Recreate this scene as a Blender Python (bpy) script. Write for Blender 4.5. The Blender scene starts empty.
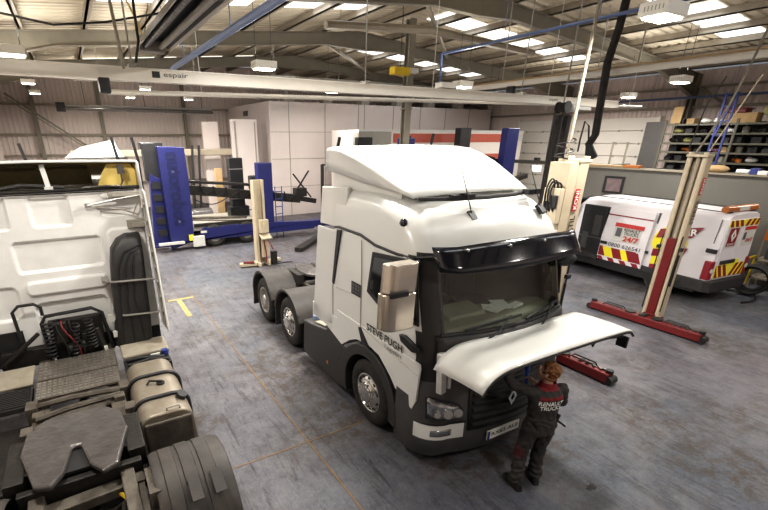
import bpy, bmesh, math, random
from math import sin, cos, pi, radians as R, sqrt, atan2
from mathutils import Vector, Matrix, Euler
random.seed(7)
SC = bpy.context.scene
COL = SC.collection

# ------------------------------------------------------------------ materials
def mat(name, col, rough=.5, metal=0., var=.06, scale=6., bump=0., bscale=60., coat=0., spec=.5, emit=None, es=0., dirt=None, dscale=3., damt=.5, alpha=None):
    m = bpy.data.materials.new(name); m.use_nodes = True
    nt = m.node_tree; N = nt.nodes; Lk = nt.links
    b = N['Principled BSDF']
    b.inputs['Roughness'].default_value = rough
    b.inputs['Metallic'].default_value = metal
    b.inputs['Coat Weight'].default_value = coat
    b.inputs['Specular IOR Level'].default_value = spec
    c4 = (col[0], col[1], col[2], 1)
    b.inputs['Base Color'].default_value = c4
    tc = N.new('ShaderNodeTexCoord')
    if var > 0:
        nz = N.new('ShaderNodeTexNoise'); nz.inputs['Scale'].default_value = scale; nz.inputs['Detail'].default_value = 5
        Lk.new(tc.outputs['Object'], nz.inputs['Vector'])
        mx = N.new('ShaderNodeMix'); mx.data_type = 'RGBA'
        mx.inputs[6].default_value = tuple(max(0, v*(1-var*2)) for v in col)+(1,)
        mx.inputs[7].default_value = tuple(min(1, v*(1+var*2)) for v in col)+(1,)
        Lk.new(nz.outputs['Fac'], mx.inputs[0])
        out = mx.outputs[2]
        if dirt:
            n2 = N.new('ShaderNodeTexNoise'); n2.inputs['Scale'].default_value = dscale; n2.inputs['Detail'].default_value = 8; n2.inputs['Roughness'].default_value = .7
            Lk.new(tc.outputs['Object'], n2.inputs['Vector'])
            rp = N.new('ShaderNodeValToRGB'); rp.color_ramp.elements[0].position = .45; rp.color_ramp.elements[1].position = .7
            rp.color_ramp.elements[1].color = (damt, damt, damt, 1)
            Lk.new(n2.outputs['Fac'], rp.inputs[0])
            m2 = N.new('ShaderNodeMix'); m2.data_type = 'RGBA'; m2.inputs[7].default_value = dirt+(1,)
            Lk.new(rp.outputs[0], m2.inputs[0]); Lk.new(out, m2.inputs[6]); out = m2.outputs[2]
        Lk.new(out, b.inputs['Base Color'])
    if bump > 0:
        nb = N.new('ShaderNodeTexNoise'); nb.inputs['Scale'].default_value = bscale; nb.inputs['Detail'].default_value = 4
        Lk.new(tc.outputs['Object'], nb.inputs['Vector'])
        bp = N.new('ShaderNodeBump'); bp.inputs['Strength'].default_value = bump; bp.inputs['Distance'].default_value = .02
        Lk.new(nb.outputs['Fac'], bp.inputs['Height']); Lk.new(bp.outputs[0], b.inputs['Normal'])
    if emit:
        b.inputs['Emission Color'].default_value = emit+(1,); b.inputs['Emission Strength'].default_value = es
    return m

M = {}
M['white'] = mat('white_paint', (.66,.66,.63), .32, coat=.5, var=.015, scale=2)
M['white_in'] = mat('white_underside', (.62,.62,.60), .5, var=.04, dirt=(.3,.29,.27), dscale=4, damt=.35)
M['white_dirty'] = mat('grubby_white_paint', (.80,.80,.78), .4, coat=.2, var=.02, scale=3, dirt=(.55,.53,.49), dscale=2.2, damt=.3)
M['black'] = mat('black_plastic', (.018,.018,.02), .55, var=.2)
M['dark'] = mat('dark_grey_plastic', (.035,.034,.034), .5, var=.12, scale=9, bump=.1)
M['dkgrey'] = mat('charcoal_trim', (.06,.059,.06), .45, var=.1)
M['rubber'] = mat('tyre_rubber', (.018,.017,.016), .8, var=.2, scale=12, bump=.2, dirt=(.07,.06,.05), dscale=5, damt=.5)
M['fender'] = mat('mudguard_plastic', (.052,.047,.044), .55, var=.15, scale=7, bump=.12, dirt=(.11,.09,.075), dscale=5, damt=.45)
M['steel'] = mat('steel', (.42,.41,.39), .38, .85, var=.1, scale=12)
M['chrome'] = mat('polished_metal', (.62,.61,.58), .22, .95, var=.05)
M['alu'] = mat('alloy', (.55,.53,.5), .32, .9, var=.08, dirt=(.2,.17,.14), dscale=8, damt=.4)
M['rail'] = mat('chassis_paint', (.13,.115,.095), .6, .2, var=.2, scale=9, bump=.25, dirt=(.05,.04,.03), dscale=6, damt=.8)
M['grease'] = mat('greasy_iron', (.12,.112,.11), .28, .35, var=.25, scale=14, bump=.9, bscale=10, dirt=(.03,.027,.025), dscale=7, damt=.6)
M['grime'] = mat('oily_black', (.022,.02,.018), .5, .1, var=.3, scale=15, bump=.4, bscale=30)
M['tread'] = mat('tread_plate_alloy', (.30,.275,.24), .42, .7, var=.12, dirt=(.12,.09,.06), dscale=5, damt=.7)
M['tank'] = mat('dusty_alloy_tank', (.33,.29,.235), .45, .45, var=.08, dirt=(.2,.16,.11), dscale=4, damt=.7)
M['beigestep'] = mat('dusty_step', (.33,.30,.24), .7, var=.1, dirt=(.18,.15,.11), dscale=7, damt=.6)
M['yellowfoam'] = mat('amber_resin', (.75,.58,.18), .6, var=.12)
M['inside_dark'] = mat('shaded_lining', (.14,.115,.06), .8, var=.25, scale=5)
M['red'] = mat('lift_red', (.15,.014,.015), .42, var=.1, dirt=(.12,.02,.02), dscale=8, damt=.5)
M['cream'] = mat('lift_cream', (.53,.455,.335), .45, var=.04, dirt=(.42,.35,.24), dscale=4, damt=.45)
M['cream_in'] = mat('lift_cream_inner', (.36,.31,.24), .5, var=.08)
M['blue'] = mat('machine_blue', (.017,.021,.125), .42, var=.08, dirt=(.015,.017,.045), dscale=3, damt=.4)
M['blue_dk'] = mat('machine_blue_lettering', (.010,.013,.068), .42, var=.05)
M['bluepipe'] = mat('air_line_blue', (.20,.27,.44), .4, var=.05)
M['blueladder'] = mat('ladder_blue', (.035,.05,.22), .45, var=.05)
M['galv'] = mat('painted_frame_steel', (.235,.215,.17), .6, .0, var=.08, scale=4)
M['galv_lt'] = mat('galvanised_purlin', (.29,.255,.20), .55, .0, var=.08, scale=5)
M['sheet'] = mat('roof_liner_sheet', (.60,.535,.415), .6, var=.05, scale=2)
M['wallsheet'] = mat('wall_cladding_sheet', (.72,.63,.585), .6, var=.04, scale=1.2)
M['wallwhite'] = mat('white_panel', (.68,.605,.575), .5, var=.025, scale=1.5)
M['shutter'] = mat('shutter_panel', (.76,.72,.655), .5, var=.02, scale=2)
M['partition'] = mat('grey_partition_board', (.165,.16,.145), .7, var=.05, scale=2)
M['railwhite'] = mat('white_rail_paint', (.74,.70,.62), .4, var=.03)
M['duct'] = mat('dull_duct', (.33,.31,.27), .5, .1, var=.08)
M['glasslamp'] = mat('lamp_lens', (.9,.9,.85), .4, var=0, emit=(1,.95,.84), es=16)
M['lampbody'] = mat('lamp_housing', (.78,.75,.68), .45, var=.02)
M['roofl'] = mat('rooflight_sheet', (.9,.92,.92), .5, var=0, emit=(.97,.99,1), es=1.25)
M['text_black'] = mat('black_lettering', (.02,.02,.022), .5, var=0)
M['text_red'] = mat('red_lettering', (.5,.03,.03), .5, var=0)
M['text_white'] = mat('white_lettering', (.82,.82,.8), .5, var=0)
M['text_grey'] = mat('grey_lettering', (.10,.10,.105), .5, var=0)
M['plate'] = mat('number_plate_white', (.72,.72,.68), .4, var=.02)
M['hiyellow'] = mat('reflective_yellow', (.88,.78,.03), .4, var=.03)
M['hired'] = mat('reflective_red', (.24,.015,.025), .4, var=.05)
M['vanwhite'] = mat('van_white', (.76,.73,.755), .35, coat=.4, var=.02, scale=2)
M['amber'] = mat('amber_plastic', (.42,.14,.03), .3, var=.08)
M['floorpaint'] = mat('yellow_floor_paint', (.36,.27,.04), .6, var=.2, scale=14, dirt=(.36,.33,.30), dscale=9, damt=.85)
M['cab_in'] = mat('cab_lining_grey', (.045,.043,.038), .7, var=.1)
M['dash'] = mat('dashboard_plastic', (.26,.26,.20), .55, var=.1)
M['cardboard'] = mat('cardboard', (.42,.29,.15), .8, var=.1)
M['paper'] = mat('paper', (.8,.8,.77), .7, var=.03)
M['cable'] = mat('cable_black', (.014,.014,.014), .5, var=.1)
M['yellow'] = mat('yellow_paint', (.65,.45,.02), .45, var=.06)
M['hoseyellow'] = mat('air_hose_yellow', (.55,.40,.10), .5, var=.05)
M['leather'] = mat('work_boot_leather', (.018,.015,.013), .55, var=.2)
M['cloth'] = mat('charcoal_overall_cloth', (.040,.037,.037), .85, var=.14, scale=9, bump=.35, bscale=18)
M['patchred'] = mat('dull_red_patch', (.075,.016,.018), .85, var=.12)
M['clothred'] = mat('red_overall_cloth', (.20,.02,.025), .85, var=.12, scale=12, bump=.25, bscale=25)
M['skin'] = mat('skin', (.52,.32,.235), .5, var=.05)
M['hair'] = mat('auburn_hair', (.20,.088,.03), .6, var=.4, scale=30, bump=.8, bscale=60)
M['glove'] = mat('dark_glove', (.03,.03,.034), .8, var=.15)
M['tooblue'] = mat('blue_tool_plastic', (.03,.10,.50), .35, var=.05)
M['trailer_red'] = mat('red_curtain', (.45,.11,.075), .6, var=.06)
M['trailer_w'] = mat('white_curtain', (.74,.68,.63), .55, var=.03)
M['smoke'] = mat('smoked_acrylic', (.008,.009,.016), .12, var=.1, coat=.6)
M['winblack'] = mat('dark_window_glass', (.012,.013,.014), .08, var=0, spec=.6)
M['lens'] = mat('headlamp_lens', (.34,.35,.36), .10, .75, var=.45, scale=16, coat=.5)
M['silver'] = mat('silver_foil', (.66,.60,.52), .22, .85, var=.1, scale=5)
M['mirrorface'] = mat('bare_mirror_guard', (.50,.38,.26), .28, .5, var=.06)
M['cordred'] = mat('red_hose', (.17,.02,.02), .5, var=.05)
M['orange'] = mat('orange_plastic', (.7,.22,.03), .5, var=.05)
M['offwhite'] = mat('offwhite_plastic', (.6,.6,.56), .4, var=.05)
M['translu'] = mat('frosted_plastic', (.62,.63,.64), .35, var=.03)
M['oliv'] = mat('olive_tarp', (.36,.34,.14), .8, var=.1)
M['picture'] = mat('poster_dusk', (.20,.15,.155), .4, var=.25, scale=5)

def glass(name, tint=(.78,.84,.80), f=.05):
    m = bpy.data.materials.new(name); m.use_nodes = True
    nt = m.node_tree; nt.nodes.clear(); N = nt.nodes
    o = N.new('ShaderNodeOutputMaterial'); t = N.new('ShaderNodeBsdfTransparent'); g = N.new('ShaderNodeBsdfGlossy')
    t.inputs[0].default_value = tint+(1,); g.inputs['Roughness'].default_value = .02; g.inputs[0].default_value = (.9,.88,.82,1)
    lw = N.new('ShaderNodeLayerWeight'); lw.inputs[0].default_value = .35
    mr = N.new('ShaderNodeMapRange'); mr.inputs[3].default_value = f; mr.inputs[4].default_value = .6
    mx = N.new('ShaderNodeMixShader')
    nt.links.new(lw.outputs['Fresnel'], mr.inputs[0]); nt.links.new(mr.outputs[0], mx.inputs[0])
    nt.links.new(t.outputs[0], mx.inputs[1]); nt.links.new(g.outputs[0], mx.inputs[2]); nt.links.new(mx.outputs[0], o.inputs[0])
    return m
M['glass'] = glass('windscreen_glass')

# ------------------------------------------------------------------ mesh builder
class MB:
    def __init__(s): s.v = []; s.f = []; s.m = []
    def add(s, vs, fs, m=0):
        b = len(s.v); s.v += [tuple(p) for p in vs]
        for f in fs: s.f.append([b+i for i in f]); s.m.append(m)
        return s
    def box(s, x0,x1,y0,y1,z0,z1, m=0):
        vs = [(x,y,z) for z in (z0,z1) for y in (y0,y1) for x in (x0,x1)]
        return s.add(vs, [(0,2,3,1),(4,5,7,6),(0,1,5,4),(2,6,7,3),(0,4,6,2),(1,3,7,5)], m)
    def boxc(s, c, sz, rot=(0,0,0), m=0):
        E = Euler(rot).to_matrix(); c = Vector(c)
        vs = [c + E @ Vector((x*sz[0]/2,y*sz[1]/2,z*sz[2]/2)) for z in (-1,1) for y in (-1,1) for x in (-1,1)]
        return s.add(vs, [(0,2,3,1),(4,5,7,6),(0,1,5,4),(2,6,7,3),(0,4,6,2),(1,3,7,5)], m)
    def bar(s, p0, p1, w, h, m=0):
        p0 = Vector(p0); p1 = Vector(p1); d = (p1-p0).normalized()
        up = Vector((0,0,1)) if abs(d.z) < .95 else Vector((0,1,0))
        a = d.cross(up).normalized(); u = a.cross(d)
        vs = []
        for p in (p0, p1):
            for (i,j) in ((-1,-1),(1,-1),(1,1),(-1,1)): vs.append(p + a*i*w/2 + u*j*h/2)
        return s.add(vs, [(3,2,1,0),(4,5,6,7),(0,1,5,4),(1,2,6,5),(2,3,7,6),(3,0,4,7)], m)
    def tube(s, pts, r, n=8, m=0, cap=True):
        pts = [Vector(p) for p in pts]; k = len(pts)
        rr = r if isinstance(r,(list,tuple)) else [r]*k
        rings = []; prev = None
        for i,p in enumerate(pts):
            d = (pts[min(i+1,k-1)] - pts[max(i-1,0)])
            if d.length < 1e-9: d = Vector((0,0,1))
            d.normalize()
            if prev is None:
                a = d.cross(Vector((0,0,1)) if abs(d.z) < .9 else Vector((0,1,0))).normalized()
            else:
                a = (prev - d*prev.dot(d)).normalized()
            prev = a; b = d.cross(a)
            rings.append([p + (a*cos(2*pi*j/n)+b*sin(2*pi*j/n))*rr[i] for j in range(n)])
        return s.loft(rings, m=m, caps=cap)
    def cyl(s, p0, p1, r0, r1=None, n=16, m=0, cap=True):
        return s.tube([p0,p1], [r0, r0 if r1 is None else r1], n, m, cap)
    def loft(s, rings, closed=True, caps=True, m=0):
        n = len(rings[0]); vs = [p for r in rings for p in r]; fs = []
        for i in range(len(rings)-1):
            for j in range(n if closed else n-1):
                j2 = (j+1) % n
                fs.append((i*n+j, i*n+j2, (i+1)*n+j2, (i+1)*n+j))
        if caps and closed:
            fs.append(tuple(range(n))[::-1]); fs.append(tuple((len(rings)-1)*n+j for j in range(n)))
        return s.add(vs, fs, m)
    def grid(s, rows, m=0): return s.loft(rows, closed=False, caps=False, m=m)
    def prism(s, poly, ax, a, b, m=0):
        def P(p, t): return (t,p[0],p[1]) if ax == 'x' else ((p[0],t,p[1]) if ax == 'y' else (p[0],p[1],t))
        n = len(poly)
        vs = [P(p,a) for p in poly]+[P(p,b) for p in poly]
        return s.add(vs, [tuple(range(n))[::-1], tuple(range(n,2*n))]+[(i,(i+1)%n,n+(i+1)%n,n+i) for i in range(n)], m)
    def rev(s, prof, o, ax='x', n=32, m=0, ms=None):
        # profile of (h, r); closed ends if r==0 handled as tiny
        o = Vector(o); rings = []
        for h,r in prof:
            ring = []
            for j in range(n):
                a = 2*pi*j/n
                if ax == 'x': q = Vector((h, r*cos(a), r*sin(a)))
                elif ax == 'y': q = Vector((r*sin(a), h, r*cos(a)))
                else: q = Vector((r*cos(a), r*sin(a), h))
                ring.append(o+q)
            rings.append(ring)
        for i in range(len(rings)-1):
            s.loft(rings[i:i+2], caps=False, m=(ms[i] if ms else m))
        return s
    def ball(s, c, r, n=12, m=0, sq=1.0):
        c = Vector(c); r = Vector(r) if isinstance(r,(tuple,list)) else Vector((r,r,r))
        rings = []
        k = max(6, n//2)
        for i in range(k+1):
            t = -pi/2 + pi*i/k; t = max(-pi/2+.02, min(pi/2-.02, t))
            rings.append([c+Vector((r.x*cos(t)*cos(2*pi*j/n), r.y*cos(t)*sin(2*pi*j/n), r.z*sin(t))) for j in range(n)])
        return s.loft(rings, m=m)
    def xform(s, Mx):
        s.v = [tuple(Mx @ Vector(p)) for p in s.v]; return s
    def merge(s, o, Mx=None):
        b = len(s.v); s.v += [tuple(Mx @ Vector(p)) if Mx else p for p in o.v]
        s.f += [[b+i for i in f] for f in o.f]; s.m += o.m; return s
    def mesh(s, name, mats, ang=35):
        me = bpy.data.meshes.new(name); me.from_pydata(s.v, [], s.f)
        for mm in (mats if isinstance(mats,(list,tuple)) else [mats]): me.materials.append(M[mm] if isinstance(mm,str) else mm)
        me.polygons.foreach_set('material_index', s.m)
        bm = bmesh.new(); bm.from_mesh(me)
        bmesh.ops.remove_doubles(bm, verts=bm.verts, dist=1e-5)
        bmesh.ops.recalc_face_normals(bm, faces=bm.faces)
        bm.to_mesh(me); bm.free()
        if ang:
            me.polygons.foreach_set('use_smooth', [True]*len(me.polygons))
            me.set_sharp_from_angle(angle=R(ang))
        me.update(); return me
    def build(s, name, mats, parent=None, ang=35, bevel=0, solid=0, loc=None, sub=0, label=None):
        o = bpy.data.objects.new(name, s.mesh(name, mats, ang)); COL.objects.link(o)
        if parent: o.parent = parent
        if loc: o.location = loc
        if solid:
            md = o.modifiers.new('thickness','SOLIDIFY'); md.thickness = solid; md.offset = 0
        if sub:
            md = o.modifiers.new('subsurf','SUBSURF'); md.levels = sub; md.render_levels = sub
        if bevel:
            md = o.modifiers.new('edge','BEVEL'); md.width = bevel; md.segments = 2; md.limit_method = 'ANGLE'; md.angle_limit = R(40)
        if label: o['label'] = label
        return o

def tag(o, label, cat, group=None, kind=None):
    o['label'] = label; o['category'] = cat
    if group: o['group'] = group
    if kind: o['kind'] = kind
    return o
def thing(name, label, cat, loc=(0,0,0), rz=0, group=None):
    o = bpy.data.objects.new(name, None); COL.objects.link(o); o.location = loc; o.rotation_euler = (0,0,rz)
    o.empty_display_size = .1
    return tag(o, label, cat, group)
def struct(o): o['kind'] = 'structure'; return o
def dup(o, loc=None, rz=None, label=None, group=None, parent=None):
    c = o.copy(); COL.objects.link(c); c.parent = parent
    if loc is not None: c.location = loc
    if rz is not None: c.rotation_euler = (0,0,rz)
    if label: c['label'] = label
    if group: c['group'] = group
    for ch in [x for x in KIDS(o)]: dup(ch, parent=c)
    return c
def KIDS(o): return [x for x in bpy.data.objects if x.parent == o]

def text(body, name, m, parent, Mx, width=None, height=None, ex=.002, align='CENTER', shear=0., bold=0., sp=1.0):
    """lettering lying in the local XY plane of matrix Mx, centred on its origin"""
    cu = bpy.data.curves.new(name, 'FONT'); cu.body = body; cu.size = 1; cu.extrude = 0; cu.resolution_u = 3
    cu.shear = shear; cu.offset = bold; cu.space_character = sp; cu.align_x = align
    tmp = bpy.data.objects.new(name, cu); COL.objects.link(tmp)
    dg = bpy.context.evaluated_depsgraph_get()
    me = bpy.data.meshes.new_from_object(tmp.evaluated_get(dg))
    bpy.data.objects.remove(tmp); bpy.data.curves.remove(cu)
    xs = [v.co.x for v in me.vertices]; ys = [v.co.y for v in me.vertices]
    w = max(xs)-min(xs); h = max(ys)-min(ys); cx = (max(xs)+min(xs))/2; cy = (max(ys)+min(ys))/2
    sx = (width/w) if width else None; sy = (height/h) if height else None
    sx = sx or sy; sy = sy or sx
    for v in me.vertices: v.co = Mx @ Vector(((v.co.x-cx)*sx, (v.co.y-cy)*sy, ex))
    me.name = name; me.materials.clear(); me.materials.append(M[m])
    o = bpy.data.objects.new(name, me); COL.objects.link(o); o.parent = parent
    return o
def frame(o, x, y):
    """matrix with origin o, text direction x and text up y"""
    x = Vector(x).normalized(); y = Vector(y); z = x.cross(y).normalized(); y = z.cross(x)
    m = Matrix((x,y,z)).transposed().to_4x4(); m.translation = Vector(o); return m
def helix(p0, p1, r, turns, n=10):
    p0 = Vector(p0); p1 = Vector(p1); d = p1-p0; dn = d.normalized()
    a = dn.cross(Vector((0,0,1)) if abs(dn.z) < .9 else Vector((1,0,0))).normalized(); b = dn.cross(a)
    k = int(turns*n)
    return [p0+d*(i/k)+(a*cos(2*pi*i/n)+b*sin(2*pi*i/n))*r for i in range(k+1)]
def bez(p0,p1,p2,p3,n=10):
    P = [Vector(p) for p in (p0,p1,p2,p3)]; out = []
    for i in range(n+1):
        t = i/n; out.append(P[0]*(1-t)**3+P[1]*3*t*(1-t)**2+P[2]*3*t*t*(1-t)+P[3]*t**3)
    return out
M['bluethin'] = mat('air_line_dark_blue', (.10,.14,.27), .4, var=.05)
M['shelfsteel'] = mat('rack_steel', (.12,.115,.09), .5, .1, var=.1)
M['endsheet'] = mat('rack_end_sheet', (.085,.08,.078), .5, var=.1)
# ------------------------------------------------------------------ camera
cam = bpy.data.cameras.new('camera'); cam.sensor_width = 36; cam.lens = 430.2/768*36
cam.shift_x = (384-330.5)/768; cam.shift_y = (313.3-255)/768; cam.clip_end = 200
co = bpy.data.objects.new('camera', cam); COL.objects.link(co)
co.location = (0,0,3.93); co.rotation_euler = (R(90-22.21), 0, R(-29.6)); SC.camera = co

# ------------------------------------------------------------------ the setting
APX, Z0, SL = 10.9, 7.78, .09
def zr(x): return Z0 - SL*abs(x-APX)
XL, XR, YB, YF = -3.0, 25.0, 28.8, -5.0

def floor_material():
    m = bpy.data.materials.new('worn_concrete'); m.use_nodes = True
    nt = m.node_tree; N = nt.nodes; Lk = nt.links; b = N['Principled BSDF']
    tc = N.new('ShaderNodeTexCoord')
    def stretch(s, rot=0.):
        mp = N.new('ShaderNodeMapping'); mp.inputs['Scale'].default_value = s; mp.inputs['Rotation'].default_value = (0,0,rot)
        Lk.new(tc.outputs['Object'], mp.inputs['Vector']); return mp.outputs[0]
    def noise(sc, det=8, rg=.6, dist=0., vec=None):
        n = N.new('ShaderNodeTexNoise'); n.inputs['Scale'].default_value = sc; n.inputs['Detail'].default_value = det
        n.inputs['Roughness'].default_value = rg; n.inputs['Distortion'].default_value = dist
        Lk.new(vec or tc.outputs['Object'], n.inputs['Vector']); return n.outputs['Fac']
    def ramp(fac, a, b_, ca=(0,0,0,1), cb=(1,1,1,1)):
        r = N.new('ShaderNodeValToRGB'); r.color_ramp.elements[0].position = a; r.color_ramp.elements[1].position = b_
        r.color_ramp.elements[0].color = ca; r.color_ramp.elements[1].color = cb; Lk.new(fac, r.inputs[0]); return r.outputs[0]
    def mix(f, a, c):
        x = N.new('ShaderNodeMix'); x.data_type = 'RGBA'; Lk.new(f, x.inputs[0])
        for i,s_ in ((6,a),(7,c)):
            if isinstance(s_, tuple): x.inputs[i].default_value = s_
            else: Lk.new(s_, x.inputs[i])
        return x.outputs[2]
    def mul(a, c):
        x = N.new('ShaderNodeMath'); x.operation = 'MULTIPLY'; Lk.new(a, x.inputs[0])
        if isinstance(c, float): x.inputs[1].default_value = c
        else: Lk.new(c, x.inputs[1])
        return x.outputs[0]
    # bluish paint worn through to mauve-grey concrete
    c = ramp(noise(.16, 4, .5, .4), .40, .60, (.075,.091,.122,1), (.128,.112,.128,1))
    c = mix(mul(ramp(noise(1.1, 9, .68, .8), .40, .66), .75), c, (.16,.155,.168,1))
    c = mix(mul(ramp(noise(3.2, 9, .72, .3), .48, .66), .55), c, (.045,.044,.05,1))
    c = mix(mul(ramp(noise(14, 6, .8), .46, .66), .42), c, (.20,.19,.195,1))
    c = mix(mul(ramp(noise(38, 4, .8), .52, .68), .5), c, (.034,.032,.032,1))
    # scuffs and drag marks
    for rot,sc,am in ((.5,1.6,.7),(-.35,2.2,.6),(1.2,1.5,.5)):
        c = mix(mul(ramp(noise(sc, 9, .8, .5, stretch((4,.5,1),rot)), .55, .64), am), c, (.020,.018,.019,1))
    c = mix(mul(ramp(noise(2.6, 8, .7, .6, stretch((5,.6,1),.8)), .58, .72), .4), c, (.23,.22,.235,1))
    # oily and rusty stains
    patch = ramp(noise(.5, 3, .5, .3), .47, .58)
    speck = ramp(noise(5, 9, .85, .4), .46, .56)
    c = mix(mul(mul(patch, speck), .75), c, (.058,.038,.020,1))
    c = mix(mul(ramp(noise(2.4, 6, .7), .67, .71), .85), c, (.04,.036,.034,1))
    Lk.new(c, b.inputs['Base Color'])
    rr = ramp(noise(1.6, 8, .7), .3, .7, (.42,.42,.42,1), (.75,.75,.75,1)); Lk.new(rr, b.inputs['Roughness'])
    bp = N.new('ShaderNodeBump'); bp.inputs['Strength'].default_value = .25; bp.inputs['Distance'].default_value = .01
    Lk.new(noise(22, 8, .7), bp.inputs['Height']); Lk.new(bp.outputs[0], b.inputs['Normal'])
    return m
M['floor'] = floor_material()
M['joint'] = mat('rusty_joint_filler', (.20,.13,.065), .8, var=.3, scale=9)
b = MB(); b.box(-12,34,-8,30,-.2,0)
struct(b.build('floor','floor',ang=0))
# slab joints
b = MB(); b.box(2.13,2.155,-4,13.2,0,.003); struct(b.build('trim_1','joint',ang=0))
b = MB(); b.box(-1.6,4.8,4.39,4.41,0,.003); struct(b.build('trim_2','joint',ang=0))
b = MB(); b.box(5.6,10.4,-.31,-.295,0,.003); struct(b.build('trim_3','joint',ang=0))

def corrugated(o, u, v, pitch=.22, d=.035, name='wall_back', m='wallsheet', ribs_along='v'):
    """sheet spanned by vectors u,v from o, ribs running along v, folded along u"""
    o = Vector(o); u = Vector(u); v = Vector(v); n = u.cross(v).normalized(); L = u.length; un = u/L
    k = int(L/pitch); rows = [[],[]]
    for i in range(k):
        for a,h in ((0,0),(.5,0),(.62,1),(.88,1)):
            p = o+un*((i+a)*pitch)+n*(h*d)
            rows[0].append(p); rows[1].append(p+v)
    rows[0].append(o+u); rows[1].append(o+u+v)
    b = MB(); b.grid(rows); return struct(b.build(name, m, ang=0))
corrugated((XL,YB,0),(XR-XL+5,0,0),(0,0,7.9), name='wall_back')
corrugated((XR,YF,0),(0,YB-YF,0),(0,0,6.7), name='wall_right', m='wallsheet')
corrugated((XL,YF,0),(0,YB-YF,0),(0,0,6.75), name='wall_left')
b = MB(); b.box(XL,XR,YF-.15,YF,0,7.9); struct(b.build('wall_front','wallwhite',ang=0))

# roof lining: ribs run down the slope, rooflights let into each bay
SH = .24
RL = [(1.25,2.45),(7.25,8.45),(13.15,14.3),(19.15,20.3),(24.2,25.2)]   # rooflight strips in y
def roof_side(sgn):
    b = MB(); pitch = .33
    x_e = XR if sgn > 0 else XL
    y = YF; rows = [[],[]]
    while y < YB:
        for a,h in ((0,0),(.5,0),(.6,.04),(.9,.04)):
            yy = y+a*pitch
            rows[0].append((APX, yy, zr(APX)+SH+h)); rows[1].append((x_e, yy, zr(x_e)+SH+h))
        y += pitch
    b.grid(rows); return b
b = MB(); b.merge(roof_side(1)); b.merge(roof_side(-1)); struct(b.build('ceiling','sheet',ang=0))
wn = 0
for y0,y1 in RL:
    for sgn in (1,-1):
        for (xa,xb) in ((1.2,5.2),(5.6,9.6)):
            wn += 1; b = MB()
            a = APX+sgn*xa; c = APX+sgn*xb
            for t in range(2):
                p = a+(c-a)*t/2+(.12*sgn if t else 0); q = a+(c-a)*(t+1)/2
                b.add([(p,y0,zr(p)+SH-.02),(q,y0,zr(q)+SH-.02),(q,y1,zr(q)+SH-.02),(p,y1,zr(p)+SH-.02)],[(0,1,2,3)])
            struct(b.build('window_%d'%wn,'roofl',ang=0))
# purlins
x = -2.2
while x < 24.8:
    b = MB(); z = zr(x)
    b.box(x-.03,x+.03,YF+.1,YB-.1,z+.0,z+.2); b.box(x-.03,x+.10,YF+.1,YB-.1,z,z+.025)
    struct(b.build('roof_purlin','galv_lt',ang=0)); x += 1.62
def ibeam(b, p0, p1, d0, d1, w=.2, tf=.03):
    """I section between p0 and p1 (top flange line), depths d0,d1"""
    p0 = Vector(p0); p1 = Vector(p1); dx = Vector((0,1,0))
    def q(p,dy,dz): return p+dx*dy+Vector((0,0,dz))
    for a0,a1,ww in ((0,tf,w),(tf,None,.03),(None,None,w)):
        if a1 == tf: t0=(0,-tf); t1=(0,-tf)
        elif ww == .03: t0=(-tf,-d0+tf); t1=(-tf,-d1+tf)
        else: t0=(-d0+tf,-d0); t1=(-d1+tf,-d1)
        vs = [q(p0,-ww/2,t0[0]),q(p0,ww/2,t0[0]),q(p0,ww/2,t0[1]),q(p0,-ww/2,t0[1]),q(p1,-ww/2,t1[0]),q(p1,ww/2,t1[0]),q(p1,ww/2,t1[1]),q(p1,-ww/2,t1[1])]
        b.add(vs, [(0,1,2,3),(7,6,5,4),(0,4,5,1),(1,5,6,2),(2,6,7,3),(3,7,4,0)])
for y in (-1.3,4.7,10.7,16.7,22.7):
    b = MB()
    ibeam(b,(APX,y,zr(APX)),(APX+1.6,y,zr(APX+1.6)),.62,.42); ibeam(b,(APX+1.6,y,zr(APX+1.6)),(21.6,y,zr(21.6)),.42,.42); ibeam(b,(21.6,y,zr(21.6)),(24.75,y,zr(24.75)),.42,.95)
    struct(b.build('roof_beam','galv',ang=0)); b = MB()
    ibeam(b,(APX,y,zr(APX)),(APX-1.6,y,zr(APX-1.6)),.62,.42); ibeam(b,(APX-1.6,y,zr(APX-1.6)),(.2,y,zr(.2)),.42,.42); ibeam(b,(.2,y,zr(.2)),(-2.75,y,zr(-2.75)),.42,.95)
    struct(b.build('roof_beam','galv',ang=0))
    for xx in (24.72,-2.72):
        b = MB(); b.box(xx-.2,xx+.2,y-.1,y-.07,0,zr(xx)-.02); b.box(xx-.2,xx+.2,y+.07,y+.1,0,zr(xx)-.02); b.box(xx-.02,xx+.02,y-.08,y+.08,0,zr(xx)-.02)
        struct(b.build('column','galv',ang=0))
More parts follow.
